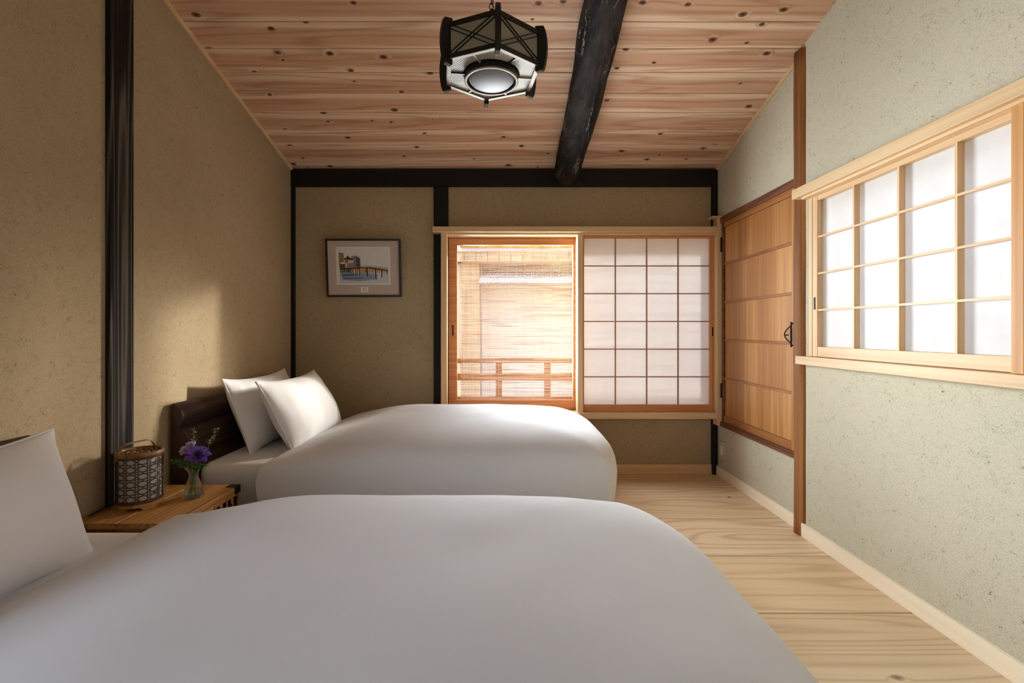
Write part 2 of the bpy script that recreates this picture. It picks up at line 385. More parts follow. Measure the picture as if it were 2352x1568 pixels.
w = MB(); XO = XR + .12
RW0, RW1, RZ0, RZ1 = .06, 2.30, .86, 1.68           # opening of the side window
wallpoly(w, XN, XO, YR - .1, RW0, -.05); wallpoly(w, XN, XO, RW1, 2.345, -.05)
wallpoly(w, XN, XO, RW0, RW1, -.05, RZ0)
w.hexa([(XN, RW0, RZ1), (XO, RW0, RZ1), (XO, RW1, RZ1), (XN, RW1, RZ1), (XN, RW0, CZ(RW0) + .02), (XO, RW0, CZ(RW0) + .02), (XO, RW1, CZ(RW1) + .02), (XN, RW1, CZ(RW1) + .02)])
wallpoly(w, XR, XO, 2.345, 2.43, -.05); wallpoly(w, XR, XO, 3.27, YB + .001, -.05)
wallpoly(w, XR, XO, 2.43, 3.27, -.05, .36)
w.hexa([(XR, 2.43, 1.785), (XO, 2.43, 1.785), (XO, 3.27, 1.785), (XR, 3.27, 1.785), (XR, 2.43, CZ(2.43) + .02), (XO, 2.43, CZ(2.43) + .02), (XO, 3.27, CZ(3.27) + .02), (XR, 3.27, CZ(3.27) + .02)])
tag(w.build('wall_right', M['plaster_pale']), 'pale grey-green straw-flecked plaster wall around the side window and small door', 'wall', kind='structure')
w = MB(); w.box(XL - .12, XO, YR - .1, YR, -.05, CZ(YR) + .05)
tag(w.build('wall_rear', M['plaster_pale']), 'plain plaster wall behind the photographer', 'wall', kind='structure')

# floor of wide boards
fl = MB().box(XL - .12, XO, YR - .1, YB + .16, -.06, -.02).build('floor', M['dark_x'])
tag(fl, 'pale wide-board pine floor running across the room', 'floor', kind='structure')
ys = [YB, 3.027, 2.549, 2.126, 1.697, 1.27, .845, .42, -.005, -.43, -.855, YR]
for a, b in zip(ys[1:], ys[:-1]):
    w_ = b - a
    me = MB().box(XL, XN + .02, -w_ / 2 + .0018, w_ / 2 - .0018, -.02, 0).mesh('plank', M['floor_cathedral'] if .9 < b < 1.5 or 2.5 < b < 3.0 else M['floor'])
    p = place('plank', me, fl, (0, (a + b) / 2, 0))
    m = p.modifiers.new('bevel', 'BEVEL'); m.width = .0012; m.segments = 1

# ceiling of cedar boards
ce = MB()
ce.hexa([(XL - .12, YR - .1, CZ(YR - .1) + .013), (XO, YR - .1, CZ(YR - .1) + .013), (XO, YB + .16, CZ(YB + .16) + .013), (XL - .12, YB + .16, CZ(YB + .16) + .013),
         (XL - .12, YR - .1, CZ(YR - .1) + .06), (XO, YR - .1, CZ(YR - .1) + .06), (XO, YB + .16, CZ(YB + .16) + .06), (XL - .12, YB + .16, CZ(YB + .16) + .06)])
ce = ce.build('ceiling', M['dark_x']); tag(ce, 'sloping ceiling of knotty cedar boards', 'ceiling', kind='structure')
pitch = .1463; hp = pitch / 2 - .0021
pm = MB(); X0, X1 = XL + .002, XR - .002
pm.hexa([(X0, -hp, .26 * hp), (X1, -hp, .26 * hp), (X1, hp, -.26 * hp), (X0, hp, -.26 * hp), (X0, -hp, .26 * hp + .013), (X1, -hp, .26 * hp + .013), (X1, hp, -.26 * hp + .013), (X0, hp, -.26 * hp + .013)])
pme = pm.mesh('plank', M['ceiling'])
k = 0
y = 3.235 - pitch / 2 + pitch
while y > YR - .05:
    p = place('plank', pme, ce, (0, y, CZ(y))); y -= pitch
    m = p.modifiers.new('bevel', 'BEVEL'); m.width = .0015; m.segments = 1

# thin cornice strips under the sloping ceiling
def strip(n, x, s, label):
    mb = MB(); h = .018; t = .014
    mb.hexa([(min(x, x + s * t), YR, CZ(YR) - h), (max(x, x + s * t), YR, CZ(YR) - h), (max(x, x + s * t), YB, CZ(YB) - h), (min(x, x + s * t), YB, CZ(YB) - h),
             (min(x, x + s * t), YR, CZ(YR)), (max(x, x + s * t), YR, CZ(YR)), (max(x, x + s * t), YB, CZ(YB)), (min(x, x + s * t), YB, CZ(YB))])
    return tag(mb.build(n, M['cypress_y'], bevel=.002), label, 'trim', kind='structure')
strip('trim_1', XL, 1, 'slim pale wood strip where the ochre side wall meets the ceiling')
strip('trim_2', XR, -1, 'slim pale wood strip where the grey-green side wall meets the ceiling')
# timber frame of the end wall and side walls
def timber(n, x0, x1, y0, y1, z0, z1, mat, label, cat='post', bevel=.003):
    return tag(box(n, x0, x1, y0, y1, z0, z1, mat, None, bevel), label, cat, kind='structure')
timber('trim_3', XL, XR, YB - .035, YB + .01, 2.027, 2.144, M['dark_x'], 'black wooden beam along the top of the end wall', 'beam')
timber('trim_4', XL, XL + .022, YB - .03, YB + .01, 0, 2.03, M['dark_side'], 'slender black corner post beside the framed picture wall')
timber('trim_5', -.503, -.401, YB - .02, YB + .01, 0, 2.03, M['dark_side'], 'black post between the picture and the wide window')
timber('trim_6', 1.459, 1.494, YB - .035, YB + .01, 0, 2.03, M['dark_side'], 'slender black corner post beside the small door')
timber('trim_7', XL - .01, XL + .02, 1.787, 1.90, 0, CZ(1.79) + .01, M['dark_z'], 'charred dark wooden post on the ochre wall behind the lantern', bevel=.002)
# round brown log post between door and side window
lp = MB(); pts = []; rr = []
for i in range(28):
    z = -.01 + 2.405 * i / 27
    pts.append((1.497 + .003 * noise.noise(Vector((z * 1.5, 1, 0))), 2.363 + .003 * noise.noise(Vector((z * 1.5, 5, 2))), z)); rr.append(.052 + .002 * noise.noise(Vector((z * 4, 3, 1))))
lp.tube(pts, rr, 20)
tag(lp.build('trim_8', M['log_brown'], smooth=True), 'round brown log post between the small door and the side window', 'post', kind='structure')
# skirting
tag(box('baseboard_back', XL, XR, YB - .012, YB, 0, .066, M['cypress_x']), 'pale wood skirting under the wide window', 'baseboard', kind='structure')
bbm = wood('pale_cypress_skirting', (246, 232, 208), (232, 210, 176), 1, .5, 14.0, 4.0, .25, .25, rough=.5, bumpk=.05)
bb = MB().box(XN - .015, XN, YR, 2.335, 0, .066).build('baseboard_right', bbm, bevel=.0015)
tag(bb, 'pale wood skirting along the grey-green wall, in two runs', 'baseboard', kind='structure')
box('board', XR - .012, XR, 2.415, YB - .012, 0, .066, bbm, bb)
tag(box('baseboard_left', XL, XL + .012, YR, YB - .012, 0, .066, M['cypress_y']), 'pale wood skirting at the foot of the ochre wall', 'baseboard', kind='structure')

# dark log beam under the ceiling
lb = MB(); pts = []; rr = []
for i in range(60):
    y = 3.36 - 4.5 * i / 59
    x = .425 + .018 * math.sin((3.36 - y) * 1.7) - .006 * (3.36 - y)
    z = CZ(y) - .062 + .006 * noise.noise(Vector((y * 2, 7, 0)))
    r = .093 + .004 * noise.noise(Vector((y * 3.1, 2, 4)))
    if y > 3.27: r *= .62 + .38 * (3.36 - y) / .09
    pts.append((x, y, z)); rr.append(r)
lb.tube(pts, rr, 28)
for v in lb.v:
    v += Vector((noise.noise(v * 9), 0, noise.noise(v * 9 + Vector((9, 0, 0))))) * .006 + Vector((noise.noise(v * 3), 0, noise.noise(v * 3 + Vector((5, 0, 0))))) * .010
tag(lb.build('timber_beam', M['log_dark'], smooth=True), 'rough dark log beam running up under the cedar ceiling', 'beam', kind='structure')

# ------------------------------------------------------------------ window_1 : wide window of the end wall
w1 = empty('window_1', (.5, YB, .42), 'wide window with one clear sliding sash and one paper screen', 'window', kind='structure')
FY = 3.262
box('lintel', -.499, 1.459, FY, YB + .02, 1.690, 1.727, M['cypress_x'], w1, .002)
box('head_track', -.443, 1.459, FY + .03, YB + .15, 1.675, 1.690, M['cypress_x'], w1)
box('sill', -.445, 1.459, FY, YB + .15, .403, .445, M['cypress_x'], w1, .002)
box('jamb', -.443, -.403, FY + .015, YB + .15, .445, 1.690, M['cypress_z'], w1)
box('jamb', 1.4595, 1.4935, FY, YB - .001, .358, 1.786, M['cypress_z'], w1)
box('post_cap', 1.42, 1.494, FY - .012, YB - .04, 1.786, 1.797, M['cypress_x'], w1)
box('centre_post', .503, .540, 3.285, YB + .155, .445, 1.676, M['cypress_z'], w1)
# clear sash
sy0, sy1 = 3.388, 3.418
mb = MB(); mb.box(-.402, -.343, sy0, sy1, .447, 1.672).box(.485, .5025, sy0, sy1, .447, 1.672).box(-.343, .485, sy0, sy1, 1.622, 1.672).box(-.343, .485, sy0, sy1, .447, .515)
sash = mb.build('glazed_sash', M['cedar_x'], w1, bevel=.002)
box('pane', -.343, .485, sy0 + .013, sy0 + .016, .515, 1.622, M['glass'], sash, 0)
box('finger_pull', -.378, -.366, sy0 - .001, sy0 + .004, .975, 1.052, M['metal'], sash, .001)
# paper screen
py0, py1 = 3.318, 3.344
SX0, SX1, SZ0, SZ1 = .553, 1.4535, .493, 1.6576
mb = MB(); mb.box(.523, SX0, py0, py1, .447, 1.674).box(SX1 - .004, 1.4585, py0, py1, .447, 1.674)
scr = mb.build('paper_screen', M['cedar_z'], w1, bevel=.0015)
box('rail', SX0, SX1, py0 + .001, py1 - .001, SZ1, 1.674, M['cedar_x'], scr)
box('rail', SX0, SX1, py0 + .001, py1 - .001, .447, SZ0, M['cedar_x'], scr)
box('stile', SX1 - .022, SX1 - .004, py0 + .001, py1 - .001, SZ0, SZ1, M['cedar_z'], scr)
cx = [SX0 + (SX1 - .022 - SX0) * i / 4 for i in range(5)]; cz = [SZ0 + (SZ1 - SZ0) * i / 6 for i in range(7)]
vm = MB().box(-.0035, .0035, -.006, .006, 0, SZ1 - SZ0).mesh('muntin', M['muntin'])
hm = MB().box(0, SX1 - .022 - SX0, -.005, .005, -.0035, .0035).mesh('muntin', M['muntin'])
for x in cx[1:-1]: place('muntin', vm, scr, (x, 3.326, SZ0))
for z in cz[1:-1]: place('muntin', hm, scr, (SX0, 3.325, z))
pw, ph = cx[1] - cx[0], cz[1] - cz[0]
pmesh = MB().box(0, pw, 0, .0008, 0, ph).mesh('paper_pane', M['paper'])
for x in cx[:-1]:
    for z in cz[:-1]: place('paper_pane', pmesh, scr, (x, 3.333, z))
box('finger_pull', SX1 - .006, SX1 + .003, py0 - .001, py0 + .004, .973, 1.035, M['iron'], scr, .001)

# ------------------------------------------------------------------ window_2 : side window with paper screens
w2 = empty('window_2', (XN, 1.2, .85), 'side window with large paper screens in pale wood', 'window', kind='structure')
box('lintel', 1.415, 1.52, .0, 2.343, 1.655, 1.701, M['cypress_y'], w2, .002)
box('head_track', 1.435, 1.60, .06, 2.30, 1.644, 1.655, M['cypress_y'], w2)
box('sill', 1.432, 1.60, .0, 2.343, .846, .886, M['cypress_y'], w2, .002)
box('jamb', 1.47, 1.60, 2.272, 2.30, .886, 1.655, M['cypress_z'], w2)
def side_screen(x0, xp, ya, yb, ncol, lab):
    """paper screen between ya (near) and yb (far); x0 room face, xp paper plane"""
    z0, z1 = .934, 1.624
    mb = MB(); mb.box(x0, xp + .004, yb, yb + .034, .887, 1.654).box(x0, xp + .004, ya - .034, ya, .887, 1.654)
    s = mb.build('paper_screen', M['cypress_z'] if lab == 0 else M['stile_orange'], w2, bevel=.0015)
    box('rail', x0 + .001, xp + .003, ya, yb, z1, 1.6535, M['cypress_y'], s)
    box('rail', x0 + .001, xp + .003, ya, yb, .8875, z0, M['cypress_y'], s)
    yy = [yb - (yb - ya) * i / ncol for i in range(ncol + 1)]; zz = [z0 + (z1 - z0) * i / 4 for i in range(5)]
    v = MB().box(0, xp - x0 - .004, -.0045, .0045, 0, z1 - z0).mesh('muntin', M['cypress_z'])
    h = MB().box(0, .013, ya, yb, -.004, .004).mesh('muntin', M['cypress_y'])
    for y_ in yy[1:-1]: place('muntin', v, s, (x0 + .003, y_, z0))
    for z_ in zz[1:-1]: place('muntin', h, s, (x0 + .0028, 0, z_))
    pm_ = MB().box(0, .0008, 0, yy[0] - yy[1], 0, zz[1] - zz[0]).mesh('paper_pane', M['paper'])
    for y_ in yy[1:]:
        for z_ in zz[:-1]: place('paper_pane', pm_, s, (xp, y_, z_))
    return s
M['stile_orange'] = wood('orange_stile_wood', (206, 152, 94), (170, 112, 60), 2, .5, 16, 5, .35, .35, rough=.5, bumpk=.05)
s = side_screen(1.472, 1.500, 1.095, 2.238, 5, 0)
box('finger_pull', 1.4695, 1.474, 2.251, 2.261, 1.11, 1.168, M['iron'], s, .001)
side_screen(1.440, 1.466, .115, 1.317, 5, 1)

# ------------------------------------------------------------------ door_1 : small old wooden door
d1 = empty('door_1', (XR, 2.85, .356), 'small old wooden door with horizontal battens and an iron pull', 'door', kind='structure')
DY0, DY1 = 2.433, 3.255
box('header', 1.478, XO, 2.41, 3.262, 1.748, 1.788, M['door_dark'], d1, .003)
box('threshold', 1.476, XO, 2.41, 3.262, .356, .388, M['door_dark'], d1, .003)
dx0, dx1 = 1.487, 1.515
box('stile', dx0, dx1, DY0, DY0 + .032, .388, 1.748, M['door_z'], d1)
box('stile', dx0, dx1, DY1 - .03, DY1, .388, 1.748, M['door_dark'], d1)
box('rail', dx0, dx1, DY0 + .032, DY1 - .03, 1.713, 1.748, M['door_y'], d1)
box('rail', dx0, dx1, DY0 + .032, DY1 - .03, .388, .432, M['door_y'], d1)
bz = [.686, .945, 1.203, 1.464]; ez = [.432] + bz + [1.713]
for a, b in zip(ez[:-1], ez[1:]): box('panel', dx0 + .010, dx1 - .004, DY0 + .03, DY1 - .028, a + .001, b - .001, M['door_z'], d1, .001)
for z in bz: box('batten', dx0 + .001, dx1, DY0 + .034, DY1 - .032, z - .0075, z + .0075, M['door_y'], d1, .0015)
hb = MB(); hb.tube([(dx0 - .012, 2.447, z) for z in (.925, 1.055)], .0045, 10); 
hb.box(dx0 - .012, dx0, 2.444, 2.450, .930, .938).box(dx0 - .012, dx0, 2.444, 2.450, 1.042, 1.050)
ho = hb.build('pull', M['iron'], d1, smooth=False)
bw = MB(); n = 20
bw.tube([(dx0 - .014 - .012 * math.sin(PI * i / n), 2.447 + .034 * math.sin(PI * i / n), .945 + .09 * i / n) for i in range(n + 1)], .0032, 8)
bw.tube([(dx0 - .014, 2.447, .945 + .09 * i / n) for i in range(n + 1)], .0032, 8)
bw.box(dx0 - .026, dx0 - .012, 2.468, 2.478, .984, .990)
bw.build('bow', M['iron'], ho, smooth=True)
for z in (1.60, .60):
    hg = MB().box(1.484, 1.4945, 3.252, FY - .0005, z - .05, z + .05); hg.tube([(1.483, 3.256, z - .05), (1.483, 3.256, z + .05)], .006, 10)
    hg.build('hinge', M['iron'], d1)

# ------------------------------------------------------------------ wall switch
sw = empty('wall_switch', (XR, 3.26, .13), 'cream wall switch plate with a white rocker below the small door', 'switch')
box('plate', XR - .007, XR, 3.222, 3.298, .128, .248, M['switch_plate'], sw, .002)
box('rocker', XR - .011, XR - .006, 3.245, 3.275, .158, .218, M['switch_white'], sw, .002)

# ------------------------------------------------------------------ beds
def sstep(a, b, x):
    t = min(1, max(0, (x - a) / (b - a))); return t * t * (3 - 2 * t)
def make_bed(y0, y1, label):
    b = empty('bed', (-.45, (y0 + y1) / 2, 0), label, 'bed', 'the two single beds')
    # headboard of stacked convex rolls
    prof = [(XL + .022, .03), (XL + .022, .685), (-1.478, .685)]
    def roll(a, c, bulge, n=8):
        out = []
        for i in range(1, n + 1):
            t = i / n; p = Vector(a).lerp(Vector(c), t); q = Vector((c[1] - a[1], a[0] - c[0])).normalized()
            if q.x < 0: q = -q
            p += q * bulge * math.sin(PI * min(1, t * 1.0)); out.append((p.x, p.y))
        return out
    prof += roll((-1.478, .685), (-1.449, .578), .026) + [(-1.455, .574)] + roll((-1.453, .574), (-1.420, .45), .028) + [(-1.426, .446)]
    prof += roll((-1.424, .446), (-1.398, .33), .024) + [(-1.402, .326), (-1.402, .03)]
    MB().prism([(x, y0 - .02, z) for x, z in prof], (0, y1 - y0 + .04, 0)).build('headboard', M['headboard'], b, bevel=.0015)
    MB().box(-1.398, .46, y0 + .02, y1 - .02, .06, .19).build('base', M['bed_base'], b, bevel=.01)
    for lx in (-1.3, .38):
        for ly in (y0 + .10, y1 - .10): MB().lathe([(.0, 0), (.022, 0), (.026, .065), (0, .065)], (lx, ly, 0), 12).build('leg', M['bed_base'], b)
    # mattress dressed in a fitted sheet: rounded top edges
    mt = MB(); r = .045; x0, x1 = -1.396, .47; za, zb = .17, .405
    def ringpts(ins, z):
        out = []; X0_, X1_, Y0_, Y1_ = x0 + ins, x1 - ins, y0 + ins, y1 - ins; q = max(.06 - ins, .012)
        for (cx_, cy_, a0) in ((X1_ - q, Y1_ - q, 0), (X0_ + q, Y1_ - q, PI / 2), (X0_ + q, Y0_ + q, PI), (X1_ - q, Y0_ + q, 1.5 * PI)):
            for i in range(7):
                a = a0 + PI / 2 * i / 6; out.append((cx_ + q * math.cos(a), cy_ + q * math.sin(a), z))
        return out
    loops = [ringpts(.02, za), ringpts(0, za + .02), ringpts(0, zb - r)] + [ringpts(r * (1 - math.cos(a)), zb - r + r * math.sin(a)) for a in (PI / 8, PI / 4, 3 * PI / 8, PI / 2)]
    n = len(loops[0]); vs_ = [p for l in loops for p in l]
    fs = [(i * n + j, i * n + (j + 1) % n, (i + 1) * n + (j + 1) % n, (i + 1) * n + j) for i in range(len(loops) - 1) for j in range(n)]
    fs += [tuple(range(n - 1, -1, -1)), tuple(range((len(loops) - 1) * n, len(loops) * n))]
    mt.add(vs_, fs); mo = mt.build('mattress', M['linen'], b, smooth=True)
    m = mo.modifiers.new('es', 'EDGE_SPLIT'); m.split_angle = math.radians(50)
    return b
make_bed(2.135, 3.185, 'single bed with dark rolled headboard beside the wide window')
make_bed(.40, 1.455, 'single bed nearest the viewer, its headboard mostly hidden by a pillow')

def make_duvet(y0, y1, label, seed, x1=.535, lip=.22):
    x0 = -1.105; hx, hy = (x1 - x0) / 2, (y1 - y0) / 2; xc, yc = (x0 + x1) / 2, (y0 + y1) / 2
    prof = [(.0, .345), (.004, .39), (.016, .425), (.035, .455), (.06, .478), (.095, .498), (.14, .515), (.19, .528), (.25, .539), (.31, .547), (.37, .553), (.43, .557), (.49, .560), (.62, .562)]
    def top(d):
        for (d0, z0), (d1, z1) in zip(prof[:-1], prof[1:]):
            if d <= d1: return z0 + (z1 - z0) * (d - d0) / (d1 - d0)
        return prof[-1][1]
    def plan(ex, ey, r):       # square ring -> rounded plan, softer at the foot than at the head
        k = .42 if ex > 0 else .10
        return xc + hx * r * ex * math.sqrt(1 - k * ey ** 4 * .5), yc + hy * r * ey * math.sqrt(1 - k * ex ** 4 * .5 * (1 if ex > 0 else .3))
    def shape(x, y, z):
        g = lip + (1 - lip) * sstep(-1.16, -.52, x)
        if z > .40: z = .405 + (z - .40) * g
        v = Vector((x, y, z)); s = Vector((seed, seed * 2.3, 0))
        nz = noise.noise(v * 2.6 + s) * .008 + noise.noise(v * 7 + s) * .0025
        side = 1 - sstep(.38, .48, z)
        v.z += nz * sstep(.2, .45, z)
        v.x += .006 * math.sin(y * 9 + seed) * side * sstep(.42, .1, z) + .004 * noise.noise(v * 5 + s) * side; v.y += .005 * noise.noise(v * 4 - s) * side
        return v
    n = 60; w = [math.sin(((i / n) * 2 - 1) * PI / 2 * .98) / math.sin(PI / 2 * .98) for i in range(n + 1)]
    P = []; ids = {}; fs = []
    for i, u in enumerate(w):
        for j, v_ in enumerate(w):
            r = max(abs(u), abs(v_))
            x, y = plan(u / r, v_ / r, r) if r > 1e-6 else (xc, yc)
            ids[i, j] = len(P); P.append(shape(x, y, top(hy * (1 - r))))
    for i in range(n):
        for j in range(n): fs.append((ids[i, j], ids[i + 1, j], ids[i + 1, j + 1], ids[i, j + 1]))
    per = [(i, 0) for i in range(n)] + [(n, j) for j in range(n)] + [(i, n) for i in range(n, 0, -1)] + [(0, j) for j in range(n, 0, -1)]
    prev = [ids[p] for p in per]
    for ins, z in ((.003, .30), (.010, .24), (.020, .17), (.033, .11), (.045, .07)):
        cur = []
        for i, j in per:
            u, v_ = w[i], w[j]; x, y = plan(u, v_, 1)
            d = Vector((xc - x, yc - y)); d = Vector((math.copysign(min(abs(d.x), ins), d.x) if abs(u) > .9 else 0, math.copysign(min(abs(d.y), ins), d.y) if abs(v_) > .9 else 0))
            cur.append(len(P)); P.append(shape(x + d.x, y + d.y, z))
        m = len(per)
        for k_ in range(m): fs.append((prev[k_], cur[k_], cur[(k_ + 1) % m], prev[(k_ + 1) % m]))
        prev = cur
    fs.append(tuple(prev))
    mb = MB(); mb.add(P, fs)
    return tag(mb.build('duvet', M['linen'], smooth=True), label, 'duvet', 'white duvets')
make_duvet(2.05, 3.27, 'plump white duvet on the bed under the wide window', 1.3, .560, .42)
make_duvet(.34, 1.56, 'plump white duvet on the bed nearest the viewer', 4.1)

def make_pillow(c, lean, yaw, wid, hei, th, label, seed, roll=0.0):
    root = empty('pillow', c, label, 'pillow', 'white bed pillows')
    R = Matrix.Rotation(yaw, 3, 'Z') @ Matrix.Rotation(lean, 3, 'Y') @ Matrix.Rotation(roll, 3, 'X')
    # local: y = width, z = height, x = thickness (facing +x)
    def pt(u, v, s):
        cu, cv = 1 - .07 * (1 - v * v) , 1 - .10 * (1 - u * u)
        yy_ = wid / 2 * u * (1 - .045 * (1 - v ** 4)); zz_ = hei / 2 * v * (1 - .13 * (1 - abs(u) ** 2.6))
        t = th / 2 * max(0, (1 - abs(u) ** 2.6)) ** .62 * max(0, (1 - abs(v) ** 2.6)) ** .62 + .004
        p = Vector((s * t, yy_, zz_)); q = p + Vector((seed, 0, seed))
        edge = max(abs(u), abs(v))
        wr = noise.noise(q * 8) * .009 + noise.noise(Vector((q.y * 24, q.z * 9, seed))) * .006 * sstep(.35, .95, edge)
        # dents radiating from the corners
        wr -= .006 * math.sin(9 * math.atan2(abs(v), abs(u) + .001)) * sstep(.55, .9, abs(u)) * sstep(.4, .9, abs(v))
        p.x += s * wr * (1 - edge ** 8); return Vector(c) + R @ p
    nu, nv = 40, 28; mb = MB()
    sp = lambda t: math.sin((t * 2 - 1) * PI / 2)
    mb.grid(lambda a, b: pt(sp(a), sp(b), 1), nu, nv); mb.grid(lambda a, b: pt(sp(1 - a), sp(b), -1), nu, nv)
    mb.build('cover', M['linen_pillow'], root, smooth=True, weld=True)
    per = [(t, -1) for t in [-1 + 2 * i / 24 for i in range(24)]] + [(1, t) for t in [-1 + 2 * i / 16 for i in range(16)]] + [(-t, 1) for t in [-1 + 2 * i / 24 for i in range(24)]] + [(-1, -t) for t in [-1 + 2 * i / 16 for i in range(17)]]
    mb = MB(); mb.tube([Vector(c) + R @ Vector((0, wid / 2 * u * (1 - .045 * (1 - v ** 4)) * 1.004, hei / 2 * v * (1 - .13 * (1 - abs(u) ** 2.6)) * 1.004)) for u, v in per], .0045, 6, False)
    mb.build('seam', M['linen_pillow'], root, smooth=True)
    return root
make_pillow((-1.322, 2.665, .582), -.36, .0, .66, .40, .16, 'white pillow propped against the dark headboard, behind another pillow', 2.0)
make_pillow((-1.120, 2.66, .582), -.48, .0, .70, .40, .19, 'white pillow leaning in front of the other, by the window bed', 5.0)
make_pillow((-1.195, .955, .560), -.33, .0, .72, .37, .20, 'large white pillow on the nearest bed', 8.0)

# ------------------------------------------------------------------ chest
CX0, CX1, CY0, CY1, CH = -1.490, -1.142, 1.63, 2.045, .347
ch = empty('drawer_chest', ((CX0 + CX1) / 2, (CY0 + CY1) / 2, 0), 'low honey-brown wooden chest of small drawers with black iron pulls between the beds', 'chest')
box('top_board', CX0, -1.3415, CY0, CY1, CH - .02, CH, M['chest_y'], ch, .0012)
box('top_board', -1.3402, CX1, CY0, CY1, CH - .02, CH, M['chest_y'], ch, .0012)
box('side_panel', CX0, CX1 - .003, CY0 + .001, CY0 + .016, 0, CH - .02, M['chest_z'], ch)
box('side_panel', CX0, CX1 - .003, CY1 - .016, CY1 - .001, 0, CH - .02, M['chest_z'], ch)
box('back_panel', CX0, CX0 + .01, CY0 + .016, CY1 - .016, 0, CH - .02, M['chest_z'], ch)
ncol, nrow = 5, 4; dz0, dz1 = .035, CH - .022
fy = [CY0 + .016 + (CY1 - CY0 - .032) * i / ncol for i in range(ncol + 1)]; fz = [dz0 + (dz1 - dz0) * i / nrow for i in range(nrow + 1)]
ff = MB().box(CX1 - .02, CX1 - .001, CY0 + .016, CY1 - .016, 0, dz0)
for y_ in fy[1:-1]: ff.box(CX1 - .02, CX1 - .001, y_ - .005, y_ + .005, dz0, dz1)
for z_ in fz[1:]: ff.box(CX1 - .02, CX1 - .002, CY0 + .016, CY1 - .016, z_ - .005, z_)
ff.build('front_frame', M['chest_y'], ch)
dw, dh = fy[1] - fy[0] - .011, fz[1] - fz[0] - .006
dm = MB().box(-.12, 0, -dw / 2, dw / 2, 0, dh).mesh('drawer', M['chest_y'])
hm_ = MB()
hm_.tube([(.004 + .010 * math.sin(PI * i / 12), -.017 * math.cos(PI * i / 12), dh * .56 - .020 * math.sin(PI * i / 12)) for i in range(13)], .0026, 7)
hme = hm_.mesh('handle', M['iron'], smooth=True)
pl = MB()
for s_ in (-1, 1):
    pl.prism([(0, s_ * .021 + a, dh * .52 + b) for a, b in ((-.010, -.020), (.010, -.020), (.013, 0), (.010, .020), (-.010, .020), (-.006, .006), (-.012, 0), (-.006, -.006))], (.0018, 0, 0))
    pl.tube([(.001, s_ * .017, dh * .56), (.007, s_ * .017, dh * .56)], .0035, 8)
ple = pl.mesh('fittings', M['iron'])
for y_ in range(ncol):
    for z_ in range(nrow):
        d = place('drawer', dm, ch, (CX1 - .004, (fy[y_] + fy[y_ + 1]) / 2, fz[z_] + .0005))
        h = place('handle', hme, d, ORG[d.name]); place('fittings', ple, d, ORG[d.name])
for yy0, yy1 in ((CY1 - .040, CY1 + .0015), (CY0 - .0015, CY0 + .040)):
    br = MB().box(CX1 - .040, CX1 + .0015, yy0, yy1, CH, CH + .0012).box(CX1, CX1 + .0015, yy0, yy1, CH - .030, CH + .0012)
    br.build('corner_bracket', M['iron'], ch)

# ------------------------------------------------------------------ lantern on the chest
lx, ly, lz, lr = -1.385, 1.80, CH, .070
ln = empty('basket_lantern', (lx, ly, lz), 'cylindrical woven cane lantern lined with white paper on the chest', 'lantern')
b0 = .030; b1 = .205
MB().lathe([(lr - .004, b0), (lr - .004, b1 - .012)], (lx, ly, lz), 48).build('paper_liner', M['lamp_paper'], ln, smooth=True)
cw = MB(); ncols = 12; hgt = b1 - b0 - .012; rows = 6; cell = hgt / rows
def cyl(a, z, off=0.0): return (lx + (lr + off) * math.cos(a), ly + (lr + off) * math.sin(a), lz + b0 + z)
for i in range(ncols):
    for dA in (-.062, .062):
        a = 2 * PI * i / ncols + dA
        cw.tube([cyl(a, 0), cyl(a, hgt)], .0012, 5, False)
for j in range(rows + 1):
    for dz_ in (-.0045, .0045):
        z = min(max(cell * j + dz_, .001), hgt - .001)
        cw.ring((lx, ly, lz + b0 + z), lr + .0016, .0012, 54, 4)
for i in range(ncols):
    for sg in (-1, 1):
        pts = [cyl(2 * PI * (i + .5 + sg * t * rows) / ncols, hgt * t, .0026) for t in [q / 24 for q in range(25)]]
        cw.tube(pts, .0012, 4, False)
cwo = cw.build('cane_weave', M['cane'], ln, smooth=True); cwo['kind'] = 'stuff'
MB().ring((lx, ly, lz + b1 - .004), lr + .002, .0052, 48, 8, zs=1.9).build('rim_hoop', M['bamboo_brown'], ln, smooth=True)
MB().ring((lx, ly, lz + b0 - .001), lr + .001, .0046, 48, 8, zs=1.2).build('base_hoop', M['cane'], ln, smooth=True)
lid = MB()
for j in range(6):
    rr_ = .010 + .0103 * j; nseg = 48
    pts = [(lx + (rr_) * math.cos(2 * PI * i / nseg), ly + rr_ * math.sin(2 * PI * i / nseg), lz + b1 - .006 + .0035 * math.sin(2 * PI * i / nseg * 9 + j * PI)) for i in range(nseg + 1)]
    lid.tube(pts, .0055, 5, False, flat=.45, up=(0, 0, 1))
lid.lathe([(0, b1 - .011), (lr - .002, b1 - .011)], (lx, ly, lz), 36)
lid.build('woven_lid', M['bamboo_brown'], ln, smooth=True)
